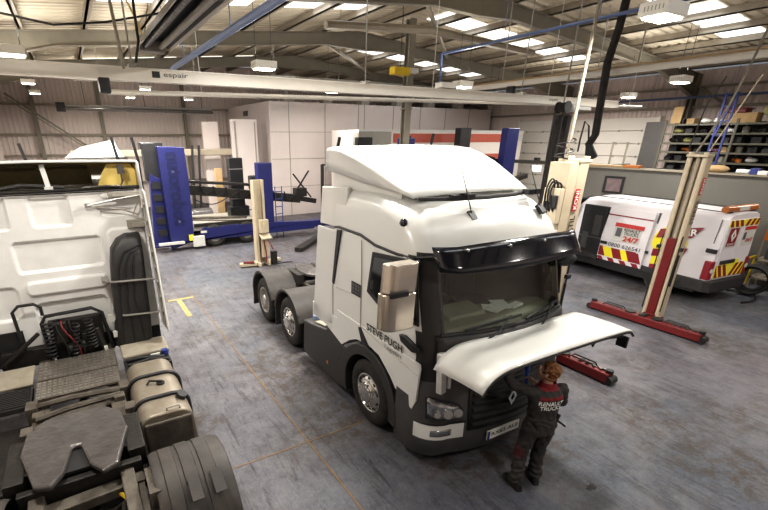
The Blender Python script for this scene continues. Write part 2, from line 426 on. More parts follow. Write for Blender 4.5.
# sheeting rails and posts on the back wall, bracing
for z,w in ((1.5,.1),(3.05,.1),(4.07,.12),(5.5,.1)):
    b = MB(); b.box(XL,XR,YB-.2,YB-.03,z-w/2,z+w/2); struct(b.build('wall_back_rail','galv_lt',ang=0))
for xx in (1.85,6.3,-1.2):
    b = MB(); b.box(xx-.09,xx+.09,YB-.4,YB-.2,0,zr(xx)); struct(b.build('column','galv',ang=0))
for z in (5.2,6.0):
    b = MB(); b.box(XR-.2,XR-.03,YF,YB,z-.05,z+.05); struct(b.build('wall_right_rail','galv_lt',ang=0))
for (p,q) in (((24.7,4.9,5.9),(24.7,10.5,2.6)),((24.7,10.5,6.0),(24.7,5.2,2.4))):
    b = MB(); b.bar(p,q,.1,.1); struct(b.build('wall_right_brace','galv',ang=0))
b = MB(); b.bar((-2.2,27.6,5.9),(1.1,28.2,3.35),.09,.09); b.bar((-2.2,27.4,5.7),(1.1,28.0,3.2),.05,.05); struct(b.build('wall_back_brace','galv',ang=0))
# silver eaves struts between frames
for (xa,za) in ((APX+2.2,-.1),):
    for y0,y1 in ((10.7,16.7),(16.7,22.7)):
        b = MB(); b.bar((APX-2,y0,zr(APX-2)-.15),(APX+4.6,y1,zr(APX+4.6)-.15),.09,.12); struct(b.build('roof_brace','galv_lt',ang=0))
# central stanchion
b = MB(); y = 14.0; x = 11.2
b.box(x-.13,x+.13,y-.13,y-.1,0,zr(x)); b.box(x-.13,x+.13,y+.1,y+.13,0,zr(x)); b.box(x-.015,x+.015,y-.12,y+.12,0,zr(x)); b.box(x-.16,x+.16,y-.16,y+.16,4.9,4.94)
struct(b.build('column','galv',ang=0))
# sectional loading door in the right wall
b = MB(); y0,y1 = 11.9,19.7
n = 8
for i in range(n):
    z0 = i*4.86/n; b.box(XR-.17,XR-.09,y0,y1,z0+.012,z0+4.86/n-.012)
    for j in range(7):
        yy = y0+.6+j*(y1-y0-1.2)/6; b.box(XR-.19,XR-.17,yy-.04,yy+.04,z0-.05 if i else .02,z0+.05,1)
b.box(XR-.2,XR-.06,y0-.12,y0,0,4.9); b.box(XR-.2,XR-.06,y1,y1+.12,0,4.9)
struct(b.build('door_1',['shutter','duct'],ang=0,bevel=.008))
for i in range(3):
    b = MB(); b.box(XR-.2,XR-.17,17.7-i*1.0,18.3-i*1.0,2.0,2.35); struct(b.build('door_1_pane','roofl',ang=0))
# white spray booth block across the back, and its left end
b = MB(); bx0,bx1,by0,by1,bz = 8.95,24.6,21.9,28.5,5.6
b.box(bx0,bx1,by0,by1,0,bz)
o = struct(b.build('wall_booth','wallwhite',ang=0))
b = MB()
for xx in (10.0,12.1,14.2,14.6,16.6,18.6,20.6,22.6): b.box(xx-.015,xx+.015,by0-.02,by0,0,bz)
for zz in (1.5,2.9,4.2): b.box(bx0,bx1,by0-.012,by0,zz-.012,zz+.012)
struct(b.build('wall_booth_seams','duct',ang=0))
b = MB()
for xx in (10.1,12.4,14.8,17.2,19.6,22.0): b.box(xx-.25,xx+.25,by0+.2,by0+.7,bz+.002,bz+.35); b.box(xx-.06,xx+.06,by0+.4,by0+.5,bz+.3,bz+.95)
b.box(9.3,23.5,by0+.35,by0+.65,bz+.95,bz+1.2)
tag(b.build('air_duct','duct',ang=0),'grey ventilation duct run along the top of the white spray booth','duct')
b = MB(); b.box(5.83,6.6,22.9,23.1,0,4.65); struct(b.build('wall_booth_left','wallsheet',ang=0))
b = MB(); b.box(6.9,8.2,21.75,21.9,0,4.75); b.box(7.05,7.12,21.72,21.75,.1,4.65,1); b.box(8.06,8.1,21.72,21.75,.1,4.65,1); struct(b.build('door_2',['wallwhite','duct'],ang=0))
b = MB(); b.box(bx0-.03,bx0-.001,25.0,25.7,5.05,5.3); tag(b.build('wall_sign','text_grey',ang=0),'small dark sign high on the left end of the white spray booth','sign')
# grey partition behind the van
b = MB(); b.box(16.6,16.75,2.6,10.6,0,2.92); struct(b.build('wall_partition','partition',ang=0))
b = MB(); b.box(16.52,16.83,2.6,10.6,2.92,2.97); struct(b.build('trim_4','galv_lt',ang=0))
b = MB(); b.box(16.75,20.5,10.45,10.6,0,2.92); struct(b.build('wall_partition_side','partition',ang=0))

# painted yellow angle on the floor
b = MB(); b.prism([(1.5,11.22),(2.15,11.22),(2.15,11.12),(1.82,11.12),(1.82,9.85),(1.70,9.85),(1.70,11.12),(1.5,11.12)],'z',.001,.005)
tag(b.build('floor_marking','floorpaint',ang=0),'yellow painted T mark on the concrete floor near the blue machine','floor marking')
def blotch(b, x, y, rx, ry, seed):
    rnd = random.Random(seed); n = 22; ph = [rnd.uniform(.55,1.15) for _ in range(n)]
    b.prism([(x+rx*ph[i]*cos(2*pi*i/n), y+ry*ph[i]*sin(2*pi*i/n)) for i in range(n)],'z',.0008,.002)
b = MB()
blotch(b,4.75,1.95,.09,.05,3)
tag(b.build('oil_spot','grime',ang=0),'small black oil spot on the floor to the right of the mechanic','stain')

# ------------------------------------------------------------------ light
def area(loc, sx, sy, pw, col=(1,.95,.875), rot=(0,0,0), name='lamp_and_fill_light'):
    l = bpy.data.lights.new(name,'AREA'); l.shape = 'RECTANGLE'; l.size = sx; l.size_y = sy; l.energy = pw; l.color = col
    o = bpy.data.objects.new(name,l); COL.objects.link(o); o.location = loc; o.rotation_euler = rot; return o
LPOW, UPOW = 130, 32
LAMPS = [((3.33,13.44,5.3),'white box lamp with lit lens hanging just below the white rail over the left cab',1),
 ((4.27,10.62,5.4),'white box lamp hung above the white rail, third hanging lamp from the branded end',0),
 ((7.8,13.54,5.3),'white box lamp just below the rail above the spray booth',1),
 ((10.37,10.42,5.3),'white box lamp on the white rail right of the dark stanchion',1),
 ((14.91,13.3,5.3),'white box lamp over the red banded trailer end',0),
 ((6.91,3.58,5.35),'large near white box lamp hanging from yellow cable at the top of the picture',1),
 ((14.59,6.69,5.3),'white box lamp hanging near the green stained haunch above the grey partition',0),
 ((18.24,9.94,5.3),'white box lamp in front of the sectional loading door',1),
 ((-.60,10.54,5.3),'white box lamp at the left edge sitting on top of the white rail',1),
 ((-.63,15.63,5.3),'white box lamp above the left truck cab, the nearer of two small ones',0),
 ((-.64,18.95,5.3),'small white box lamp farthest at the left by the back wall',1),
 ((2.33,19.1,5.3),'small white box lamp in front of the pink back wall above the beige beam',0),
 ((2.39,15.79,5.3),'small white box lamp beside the radiant tube heater end',0),
 ((4.42,19.0,5.3),'small white box lamp nearest the left end of the spray booth',0)]
proto = None
for i,(p,lab,rr) in enumerate(LAMPS):
    if proto is None:
        proto = thing('hanging_lamp',lab,'lamp',p,0,'hanging box lamps')
        b = MB(); b.box(-.33,.33,-.22,.22,0,.2); 
        for k in range(6): b.box(-.335,.335,-.16+.055*k,-.14+.055*k,.06,.14,1)
        b.build('housing',['lampbody','duct'],proto,ang=0,bevel=.012)
        b = MB(); b.box(-.28,.28,-.17,.17,-.03,0); b.build('lens','glasslamp',proto,ang=0,bevel=.008)
        b = MB(); b.tube([(-.25,0,.2),(-.25,0,1.7)],.007,5); b.tube([(.25,0,.2),(.25,0,1.7)],.007,5); b.build('chain','cable',proto)
    else:
        c = dup(proto,p,0,lab)
    LS = .78 if i < 8 else (.75 if i == 8 else .5)
    if i == 0: proto.scale = (LS,LS,LS)
    else: c.scale = (LS,LS,LS)
    area((p[0],p[1],p[2]-.06),.5,.35,LPOW*{0:.7,2:.7,4:.8,1:.8,5:1.7,7:1.3,6:1.2,3:1.2,9:1.6,10:1.9,11:1.9,12:1.5,13:1.9}.get(i,1)); area((p[0],p[1],p[2]+.3),.5,.35,UPOW,rot=(pi,0,0),name='roof_fill_light')  # second light is fill, added above each fitting to brighten the roof
for x,y,k in ((3.7,5.7,2.6),(-.6,4.4,1.0),(3.0,-1.2,.75),(9.5,-1.8,.8),(14.5,-1.0,1),(20,3,1.2),(20.8,14.2,2.0),(11,18.5,1),(1.5,24.5,.9),(-1,14,.5),(20.0,9.5,.8)):  # lamps out of view, plus unseen fill added near the right and back walls
    area((x,y,5.4),.5,.35,LPOW*k); area((x,y,5.7),.5,.35,UPOW*min(1,k),rot=(pi,0,0),name='roof_fill_light')  # the upward one is added roof fill too
for y0,y1 in RL[:4]:
    for sgn in (1,-1):
        area((APX+sgn*5.3,(y0+y1)/2,zr(APX+5.3)+.1),8,1.1,50,(.9,.95,1),(0,sgn*.09,0),'rooflight_daylight')
w = bpy.data.worlds.new('world'); SC.world = w; w.use_nodes = True
w.node_tree.nodes['Background'].inputs[0].default_value = (.8,.85,.95,1); w.node_tree.nodes['Background'].inputs[1].default_value = .25
SC.view_settings.view_transform = 'Standard'; SC.view_settings.look = 'Medium High Contrast'; SC.view_settings.exposure = -.02
# ------------------------------------------------------------------ wheels shared by both tractors
def tyre_mb(sx, y, x_out, w, r=.5, rim=.292):
    """wheel whose outer face is at x_out looking towards sx (-1 / +1)"""
    t = MB(); q = lambda d: x_out - sx*d       # d = depth inwards from the outer face
    prof = [(.03,rim),(.008,rim+.03),(.0,rim+.09),(.012,r-.05),(.035,r-.015),(.06,r)]
    k = 5
    for i in range(k):
        a = .06+(w-.12)*i/k; g = (w-.12)/k
        prof += [(a+g*.08,r),(a+g*.8,r),(a+g*.84,r-.012),(a+g*.98,r-.012)]
    prof += [(w-.06,r),(w-.035,r-.015),(w-.012,r-.05),(w,rim+.09),(w-.03,rim)]
    t.rev([(q(d),rr) for d,rr in prof],(0,y,r),'x',44)
    return t
def rim_front(sx, y, x_out, r=.5):
    b = MB(); q = lambda d: x_out - sx*d
    pr = [(.05,.292),(.015,.296),(.012,.275),(.035,.262),(.045,.255),(.02,.235),(.0,.20),(-.012,.17),(-.03,.155),(-.035,.13),(-.05,.125),(-.055,.1),(-.052,.0001)]
    b.rev([(q(d),rr) for d,rr in pr],(0,y,r),'x',40)
    for i in range(10):
        a = 2*pi*(i+.5)/10; c = (q(.02),y+.232*cos(a),r+.232*sin(a))
        b.cyl((q(.03),c[1],c[2]),(q(.013),c[1],c[2]),.026,n=10,m=1)
        a = 2*pi*i/10; b.cyl((q(.0),y+.155*cos(a),r+.155*sin(a)),(q(-.05),y+.155*cos(a),r+.155*sin(a)),.016,n=6)
    return b
def rim_dish(sx, y, x_out, r=.5):
    b = MB(); q = lambda d: x_out - sx*d
    pr = [(.05,.292),(.012,.296),(.014,.27),(.05,.262),(.13,.25),(.16,.20),(.165,.14),(.12,.13),(.02,.12),(.0,.10),(-.005,.0001)]
    b.rev([(q(d),rr) for d,rr in pr],(0,y,r),'x',40)
    for i in range(10):
        a = 2*pi*i/10; b.cyl((q(.165),y+.18*cos(a),r+.18*sin(a)),(q(.12),y+.18*cos(a),r+.18*sin(a)),.018,n=6)
        a += pi/10; b.cyl((q(.155),y+.22*cos(a),r+.22*sin(a)),(q(.143),y+.22*cos(a),r+.22*sin(a)),.024,n=8,m=1)
    return b

# ------------------------------------------------------------------ the white tractor with its front panel lifted
T = thing('truck','white tractor unit with tipped-up front panel, smoked sun visor and black lettering on its door','truck',(4.3,4.23,0),-.028)
W = 1.215
def plan(yf, w=W, b=.13, r=.34, nf=5, na=6):
    """half outline from the centre of the front to the start of the side"""
    out = []
    for i in range(nf):
        t = i/nf; x = (w-r)*t; out.append((x, yf-b*(1-t*t)))
    # arc: starts tangent-ish at (w-r, yf)
    for i in range(na+1):
        a = pi/2*i/na; out.append((w-r+r*sin(a), yf+r*(1-cos(a))*1.0))
    return out
def full(half, side_pts):
    """mirror a half outline; returns ring from rear right (-x) round the front to the rear left (+x)"""
    L = [(x,y) for x,y in half]+side_pts
    return [(-x,y) for x,y in reversed(L)]+[(x,y) for x,y in L[1:]]
CABROWS = [(1.27,-1.11,W,.34,.13),(1.55,-1.13,W,.34,.13),(1.80,-1.10,W,.34,.13),(1.88,-1.07,W,.33,.13),(2.1,-1.015,W,.33,.12),(2.4,-.935,W-.004,.33,.11),(2.68,-.87,W-.01,.33,.10),(2.76,-.85,W-.015,.33,.10),(2.92,-.77,W-.022,.37,.11),(3.06,-.63,W-.034,.40,.115),(3.16,-.48,W-.055,.43,.115),(3.235,-.30,W-.09,.45,.11),(3.285,-.08,W-.15,.46,.10),(3.31,.15,W-.24,.46,.07)]
b = MB(); rings = []
for z,yf,w,r,bl in CABROWS:
    h = plan(yf,w,bl,r); ys = h[-1][1]
    side = [(w,ys+(1.13-ys)*t) for t in (.12,.3,.55,.8,1)]
    rings.append([(x,y,z) for x,y in full(h,side)])
n = len(rings[0]); nf = 5; na = 6; mid = n//2
vs = [p for r in rings for p in r]; fs = []; ms = []
for i in range(len(rings)-1):
    z0 = CABROWS[i][0]; z1 = CABROWS[i+1][0]
    for j in range(n-1):
        k = min(abs(j-mid), abs(j+1-mid))         # 0 at the centre; <5 front; 5..10 arc; then side
        if 1.85 < z0 < 2.6 and k < nf+1: continue  # windscreen opening
        m_ = 0
        if z1 <= 1.9 and k < nf+na-1: m_ = 1
        if 1.85 < z0 < 2.7 and k < nf+4: m_ = 1
        fs.append((i*n+j,i*n+j+1,(i+1)*n+j+1,(i+1)*n+j)); ms.append(m_)
base = (len(rings)-1)*n
fs.append(tuple(base+j for j in range(n))); ms.append(0)
fs.append(tuple(range(n))[::-1]); ms.append(1)
# back wall of the cab, with the row ends joined
for i in range(len(rings)-1): fs.append((i*n, (i+1)*n, (i+1)*n+n-1, i*n+n-1)); ms.append(0)
b.v = vs; b.f = fs; b.m = ms
cab = b.build('cab',['white','dark'],T,ang=32)
# inside of the cab
b = MB()
b.box(-1.16,1.16,-.95,1.1,1.29,1.33)
b.box(-1.16,1.16,1.06,1.1,1.33,2.9,0); b.box(-1.195,-1.165,-.7,1.08,1.3,2.72,0); b.box(1.165,1.195,-.7,1.08,1.3,2.72,0); b.box(-1.1,1.1,-.55,1.08,2.76,2.79,0)
b.box(-1.05,1.05,.55,1.05,1.33,1.75,0)
b.build('cab_lining','cab_in',T,ang=0)
b = MB()
pr = [(-1.12,1.78),(-1.05,1.9),(-.8,1.92),(-.6,1.86),(-.5,1.7),(-.55,1.4),(-1.05,1.4)]
b.prism(pr,'x',-.93,.93); b.boxc((-.45,-.72,1.93),(.6,.34,.09),(.12,0,0)); b.box(.2,.6,-.62,-.5,1.5,1.82)
d = b.build('dashboard','dash',T,bevel=.03)
b = MB(); b.boxc((.02,-.86,1.945),(.30,.2,.012),(0,0,.3)); b.boxc((.16,-.82,1.955),(.2,.26,.01),(.05,0,-.4)); b.boxc((.34,-.9,1.94),(.22,.1,.03),(0,0,.2)); b.boxc((-.05,-.8,1.96),(.1,.14,.008),(0,0,.9))
b.build('paperwork','paper',d,ang=0)
b = MB(); cc = Vector((-.55,-.50,1.97)); ax = Vector((0,-.42,.90)).normalized(); a1 = Vector((1,0,0)); a2 = ax.cross(a1)
b.tube([cc+a1*.23*cos(2*pi*i/28)+a2*.23*sin(2*pi*i/28) for i in range(29)],.017,8,cap=False)
b.ball(cc-ax*.02,(.07,.05,.05)); 
for a in (0,2.4,3.8): b.bar(cc-ax*.02, cc+a1*.22*cos(a)+a2*.22*sin(a),.035,.015)
b.tube([cc,cc-ax*.3],.035,8)
b.build('steering_wheel','black',T)
for sx in (-.55,.55):
    b = MB(); b.boxc((sx,.02,1.62),(.5,.5,.16)); b.boxc((sx,.3,1.98),(.48,.15,.62),(-.15,0,0)); b.boxc((sx,.37,2.38),(.28,.11,.2),(-.15,0,0))
    b.build('seat','dkgrey',T,bevel=.04)
# windscreen sheet
def front_pt(x, z, off=0.):
    for i in range(len(CABROWS)-1):
        if CABROWS[i][0] <= z <= CABROWS[i+1][0]: break
    A_,B_ = CABROWS[i],CABROWS[i+1]; t = (z-A_[0])/(B_[0]-A_[0])
    yf,w,r,bl = [A_[k]+(B_[k]-A_[k])*t for k in (1,2,3,4)]
    u = abs(x); s = w-r
    if u <= s: y = yf-bl*(1-(u/s)**2)
    else:
        a = math.asin(min(1,(u-s)/r)); y = yf+r*(1-cos(a))
    return (x, y-off, z)
rows = []
for z in (1.83,1.95,2.1,2.25,2.4,2.55,2.72):
    rows.append([front_pt(x,z,.006) for x in [-1.0+.1*i for i in range(21)]])
b = MB(); b.grid(rows); b.build('windscreen','glass',T)
# rubber surround
b = MB(); b.tube([front_pt(-1.02+.102*i,1.86,.008) for i in range(21)],.022,6); b.build('windscreen_seal','black',T)
# scuttle panel below the windscreen
rows = []
for z,o in ((1.86,.01),(1.8,.035),(1.68,.05),(1.58,.045),(1.5,.01)):
    rows.append([front_pt(x,z,o) for x in [-1.08+.108*i for i in range(21)]])
b = MB(); b.grid(rows); b.build('scuttle_panel','dark',T,solid=.012)
for x0,x1 in ((-.75,.02),(.15,.85)):
    b = MB(); p0 = front_pt(x0+.08,1.72,.09); p1 = front_pt(x1-.12,1.99,.05)
    b.tube([front_pt(x0+.05,1.68,.06),p0,front_pt((x0+x1)/2,1.85,.09),p1],.012,6); 
    b.bar(front_pt(x0+.02,1.90,.035),front_pt(x1+.05,1.97,.045),.018,.03); b.ball(front_pt(x0+.05,1.68,.06),.03,8)
    b.build('wiper','black',T)
# smoked sun visor
rows = []
for t in (0,.25,.5,.75,1):
    row = []
    for i in range(25):
        x = -1.15+.0983*i; e = abs(x)/1.2
        z = 2.90-.27*t-.07*e*e*(1-t)*0.6-.02*t*(1-e); y = -1.03-.15*t-.12*(1-e*e)+.16*max(0,e-.82)/.18
        row.append((x,y,z))
    rows.append(row)
b = MB(); b.grid(rows); v = b.build('sun_visor','smoke',T,solid=.012)
for x in (-.85,-.28,.28,.85):
    b = MB()
    e = abs(x)/1.2; y = -1.03-.12*(1-e*e); b.cyl((x,y-.065,2.84),(x,y-.04,2.845),.016,n=10)
    b.build('visor_bracket','steel',v)
# black seam round the cab, B-pillar strips, roof gutter
for s in (-1,1):
    b = MB(); b.tube([(s*(W-.005),1.1,2.74),(s*(W-.004),.99,2.76),(s*(W-.004),.4,2.755),(s*(W-.003),.05,2.69),(s*(W-.006),-.42,2.68),(s*(W-.05),-.72,2.70),(s*1.06,-.86,2.73)],.018,6)
    b.build('side_seam','black',T)
    b = MB(); b.prism([(1.00,2.72),(.89,2.73),(1.10,1.88),(1.15,1.90)],'x',s*1.215,s*1.232); b.build('pillar_strip','black',T,ang=0)
# rear side fairings
for s in (-1,1):
    b = MB(); b.prism([(.80,3.32),(.90,2.75),(1.64,2.71),(1.56,3.26)],'x',s*(W-.09),s*(W-.035)); b.build('roof_fairing','white',T,bevel=.012)
    b = MB(); b.prism([(1.03,2.70),(1.63,2.68),(1.84,1.12),(1.40,1.13),(1.14,1.2),(1.15,1.86)],'x',s*(W-.03),s*(W+.012)); b.build('side_fairing','white',T,bevel=.012)
    b = MB(); b.bar((s*(W-.02),1.62,2.6),(s*(W-.02),1.80,1.2),.03,.05); b.build('fairing_edge','rubber',T)
# lower door and side panel, door shut lines
SIDE = [(1.86,1.11),(1.4,1.12),(.84,.97),(.62,1.14),(.42,1.24),(.12,1.29),(-.16,1.25),(-.42,1.08),(-.55,.96),(-.90,.85),(-.96,1.0),(-.985,1.45),(-.97,1.5),(1.0,1.5),(1.0,1.36),(1.84,1.36)]
for s in (-1,1):
    b = MB(); b.prism(SIDE,'x',s*(W-.02),s*(W+.012)); b.build('lower_side_panel','white',T,ang=30,bevel=.006)
    b = MB(); b.tube([(s*(W+.006),.36,2.70),(s*(W+.008),.33,2.3),(s*(W+.008),.33,1.6),(s*(W+.018),.30,1.47)],.006,4); b.tube([(s*(W+.014),.30,1.49),(s*(W+.014),-.96,1.35)],.008,4)
    b.tube([(s*(W+.006),.33,1.92),(s*(W+.006),1.05,1.84)],.006,4)
    b.build('door_shut_line','duct',T)
    b = MB(); b.prism([(.36,1.46),(.30,1.48),(.02,1.22),(.03,1.12),(.26,1.26)],'x',s*(W+.01),s*(W+.022)); b.build('sill_insert','black',T,ang=0)
    # side window with black frame
    fr = [(-.80,2.69),(.09,2.60),(.19,2.04),(-.18,1.90),(-.90,1.95)]
    b = MB(); b.prism(fr,'x',s*(W-.01),s*(W+.014)); f = b.build('window_frame','black',T,ang=0,bevel=.01)
    gl = [(-.74,2.63),(.03,2.55),(.11,2.09),(-.2,1.97),(-.84,2.01)]
    b = MB(); b.prism(gl,'x',s*(W+.013),s*(W+.018)); b.build('pane','winblack',f,ang=0)
    b = MB(); b.prism([(-.60,1.75),(-.70,1.77),(-.95,1.71),(-.97,1.65),(-.85,1.62),(-.64,1.67)],'x',s*(W+.0),s*(W+.05)); b.build('door_handle','black',T,bevel=.012)
    # marker lamp high on the roof side
    b = MB(); b.ball((s*(W-.075),-.40,3.03),(.04,.065,.055),12); b.build('marker_lamp','smoke',T)
b = MB(); b.box(-W-.014,-W-.004,.33,.58,1.90,2.08); st = b.build('sticker','black',T,ang=0)
b = MB()
for r_ in range(3):
    for c in range(3): b.box(-W-.017,-W-.013,.355+.072*c,.405+.072*c,1.925+.05*r_,1.96+.05*r_)
b.build('sticker_panel','text_grey',st,ang=0)
# roof deflector
def defl_ring(y,w,zt,zb):
    h = zt-zb; r = min(.045,h*.6); o = []
    o += [(w,zb),(w-.03*h,zb+(h-r)*.5),(w-.06*h,zt-r)]
    for i in range(1,6):
        a = pi/2*i/5; o.append((w-.06*h-r*(1-cos(a)), zt-r+r*sin(a)))
    for t in (.75,.5,.25): o.append(((w-.06*h-r)*t, zt+.022*(1-t*t)))
    o.append((0,zt+.022))
    return [(x,y,z) for x,z in o]+[(-x,y,z) for x,z in reversed(o[:-1])]
st = [(1.42,1.19,3.79,3.50),(1.3,1.195,3.80,3.49),(1.0,1.19,3.775,3.47),(.7,1.16,3.70,3.44),(.4,1.12,3.60,3.40),(.1,1.06,3.475,3.36),(-.15,1.0,3.365,3.32),(-.32,.95,3.29,3.275)]
rows = [defl_ring(*q) for q in st]
b = MB(); b.loft(rows,closed=False,caps=False)
b.build('roof_deflector','white',T,ang=24,solid=.02)
b = MB(); rows = []
for y,w,z0,z1 in ((1.35,1.1,3.22,3.55),(.8,1.09,3.26,3.5),(.3,1.05,3.26,3.42),(-.1,.97,3.24,3.33)):
    rows.append([(w,y,z0),(w-.02,y,z1),(-w+.02,y,z1),(-w,y,z0)])
b.loft(rows); b.build('deflector_base','white',T,ang=30)
# air horn / lamp bar across the roof front with aerials
b = MB(); b.tube([(-.95,-.42,3.285),(-.5,-.50,3.27),(0,-.53,3.265),(.5,-.50,3.27),(.95,-.42,3.285)],.024,8)
for x in (-.46,-.36,.78): b.boxc((x,-.52,3.29),(.22,.10,.06)); 
b.build('roof_bar','black',T)
for x,h in ((-.36,.55),(.83,.5)):
    b = MB(); b.boxc((x,-.66,3.085),(.085,.13,.05),(.75,0,0)); b.tube([(x,-.66,3.1),(x-.06,-.45,3.1+h)],[.008,.004],5); b.build('aerial','black',T)
# ---- front end
def bump_ring(z, yf, w, r, bl): 
    h = plan(yf,w,bl,r); ys = h[-1][1]
    return [(x,y,z) for x,y in full(h,[(w,ys+(-.58-ys)*t) for t in (.5,1)])]
BR = [(.20,-1.14,1.19,.36,.14),(.30,-1.2,1.225,.36,.15),(.48,-1.23,1.235,.36,.15),(.51,-1.225,1.235,.36,.15),(.715,-1.22,1.235,.36,.15),(.735,-1.215,1.23,.36,.15),(1.2,-1.17,1.225,.36,.15),(1.27,-1.14,1.21,.36,.14)]
rings = [bump_ring(*q) for q in BR]; n = len(rings[0]); mid = n//2
b = MB()
b.v = [p for r in rings for p in r]
for i in range(len(rings)-1):
    for j in range(n-1):
        k = min(abs(j-mid),abs(j+1-mid)); m_ = 0
        if .5 < BR[i][0] < .7 and 4 <= k <= 9: m_ = 1
        b.f.append([i*n+j,i*n+j+1,(i+1)*n+j+1,(i+1)*n+j]); b.m.append(m_)
b.f.append(list(range(n))[::-1]); b.m.append(0); b.f.append([(len(rings)-1)*n+j for j in range(n)]); b.m.append(0)
bump = b.build('bumper',['dkgrey','white'],T,ang=35)
def bpt(x, z, off=0.):
    for i in range(len(BR)-1):
        if BR[i][0] <= z <= BR[i+1][0]: break
    t = (z-BR[i][0])/(BR[i+1][0]-BR[i][0]); yf,w,r,bl = [BR[i][k]+(BR[i+1][k]-BR[i][k])*t for k in (1,2,3,4)]
    u = abs(x); s = w-r
    y = yf-bl*(1-(u/s)**2) if u <= s else yf+r*(1-cos(math.asin(min(1,(u-s)/r))))
    return (x,y-off,z)
def bpatch(xs, zs, off):
    b = MB(); b.grid([[bpt(x,z,off) for x in xs] for z in zs]); return b
for s in (-1,1):
    xs = [s*(.75+.05*i) for i in range(9)]
    b = MB(); rows = []
    for t in (0,.35,.7,1):
        rows.append([bpt(s*(.75+.05*i), (.765+.006*i)+(.20+.012*i-(.05 if i < 1 else 0))*t, .016+.02*sin(pi*t)) for i in range(9)])
    b.grid(rows); hl = b.build('headlight','lens',T,solid=.02)
    b = MB(); b.tube([bpt(s*(.75+.05*i),.765+.006*i,.02) for i in range(9)]+[bpt(s*1.15,.765+.048+.2+.09,.02)]+[bpt(s*(.75+.05*i),(.765+.006*i)+(.20+.012*i-(.05 if i < 1 else 0)),.02) for i in range(7,-1,-1)]+[bpt(s*.75,.765,.02)],.014,6); b.build('lamp_bezel','black',hl)
    b = MB()
    for xx in (.82,.95,1.07):
        p = Vector(bpt(s*xx,.895,.045)); b.cyl(p,p+Vector((s*.01,-.02,.004)),.055 if xx < 1 else .04,n=14)
    b.build('lamp_bowl','chrome',hl)
    b = bpatch([s*(.86+.05*i) for i in range(6)],[.565,.595,.625,.65],.004); b.build('fog_lamp','lens',T,solid=.006)
    b = bpatch([s*(.66+.058*i) for i in range(10)],[.735,.745],.016); b.build('lamp_trim','black',T,solid=.012)
# grille
b = MB(); b.grid([[bpt(x,z,.008) for x in [-.66+.066*i for i in range(21)]] for z in (.60,.8,1.0,1.22)]); gr = b.build('grille','black',T,solid=.01)
for z in (.68,.78,.88,.98,1.08,1.17):
    b = MB(); rows = []
    for dz,o in ((-.03,.012),(0,.05),(.014,.05),(.03,.012)):
        rows.append([bpt(x,z+dz,o) for x in [-.62+.062*i for i in range(21)]])
    b.grid(rows); b.build('grille_bar','dark',gr)
# diamond badge
def diamond(s_, w_, y, z0, x0=0.):
    o_ = [(x0,z0+s_),(x0+s_*.62,z0),(x0,z0-s_),(x0-s_*.62,z0)]; i_ = [(x0,z0+s_*.5),(x0+s_*.3,z0),(x0,z0-s_*.5),(x0-s_*.3,z0)]
    b = MB(); vs = [(p[0],y,p[1]) for p in o_]+[(p[0],y-.0,p[1]) for p in i_]+[(p[0],y-w_,p[1]) for p in o_]+[(p[0],y-w_,p[1]) for p in i_]
    fs = []
    for i in range(4):
        j = (i+1)%4; fs += [(8+i,8+j,12+j,12+i),(i,j,8+j,8+i),(4+i,12+i,12+j,4+j)]
    b.add(vs,fs); return b
diamond(.12,.025,bpt(0,.98)[1]-.05,.98,-.08).build('badge','chrome',T,ang=0)
# number plate
yp = bpt(0,.5)[1]
b = MB(); b.boxc((-.13,yp-.022,.50),(.56,.02,.125)); pl = b.build('number_plate','plate',T,ang=0)
b = MB(); b.box(-.41,-.372,yp-.035,yp-.031,.44,.56); b.build('plate_band','blueladder',pl,ang=0)
text('RX65 AUJ','plate_lettering','text_black',pl,frame((-.115,yp-.034,.50),(1,0,0),(0,0,1)),.46,.075,bold=.01)
# fittings behind the lifted panel
b = MB(); b.box(-1.0,1.0,-1.1,-.9,1.25,1.5); b.tube([(-.9,-1.17,1.4),(-.2,-1.27,1.36),(.5,-1.25,1.42),(.95,-1.16,1.38)],.03,8); b.box(-.5,-.1,-1.28,-1.12,1.28,1.45); b.box(.3,.75,-1.25,-1.1,1.28,1.42)
b.build('front_bulkhead','grime',T,bevel=.01)
for s in (-1,1):
    b = MB(); b.boxc((s*1.05,-1.16,1.44),(.10,.08,.50),(-.08,0,s*-.25)); b.boxc((s*.96,-1.19,1.46),(.04,.05,.44),(-.05,0,s*.1)); b.cyl((s*.96,-1.22,1.50),(s*.96,-1.22,1.72),.024,n=8)
    b.build('panel_strut','white_in',T,bevel=.012)
# lifted front panel
def hood(x, t):
    """t 0 hinge .. 1 leading edge"""
    if x < 0: e = max(0,(-x-.80)/.42); dr = .30-.06*t
    else: e = max(0,(x-1.10)/.17); dr = .07
    drop = dr*(1-sqrt(max(0,1-min(1,e)**2)))
    y = -1.20-.70*t+.03*t*(1-(x/1.22)**2); z = 1.785+.07*t-.055*t*t-drop
    return (x, y, z)
xs = [-1.21+.062*i for i in range(41)]
b = MB(); b.grid([[hood(x,t/10) for x in xs] for t in range(11)])
hd = b.build('front_panel',['white'],T,ang=40,solid=.022)
b = MB(); b.grid([[tuple(Vector(hood(x,t/10))-Vector((0,0,.03))) for x in xs[3:-3]] for t in range(1,10)]); b.build('panel_backing','dark',hd,solid=.01)
b = MB(); b.tube([tuple(Vector(hood(x,1))-Vector((0,0,.02))) for x in xs],.014,6); b.build('panel_edge_seal','black',hd)
b = MB(); b.boxc((1.19,-1.84,1.63),(.03,.12,.14)); b.tube([(1.19,-1.86,1.7),(.8,-1.75,1.70),(.75,-1.75,1.62),(.70,-1.72,1.74)],.01,6); b.build('panel_catch','black',hd)
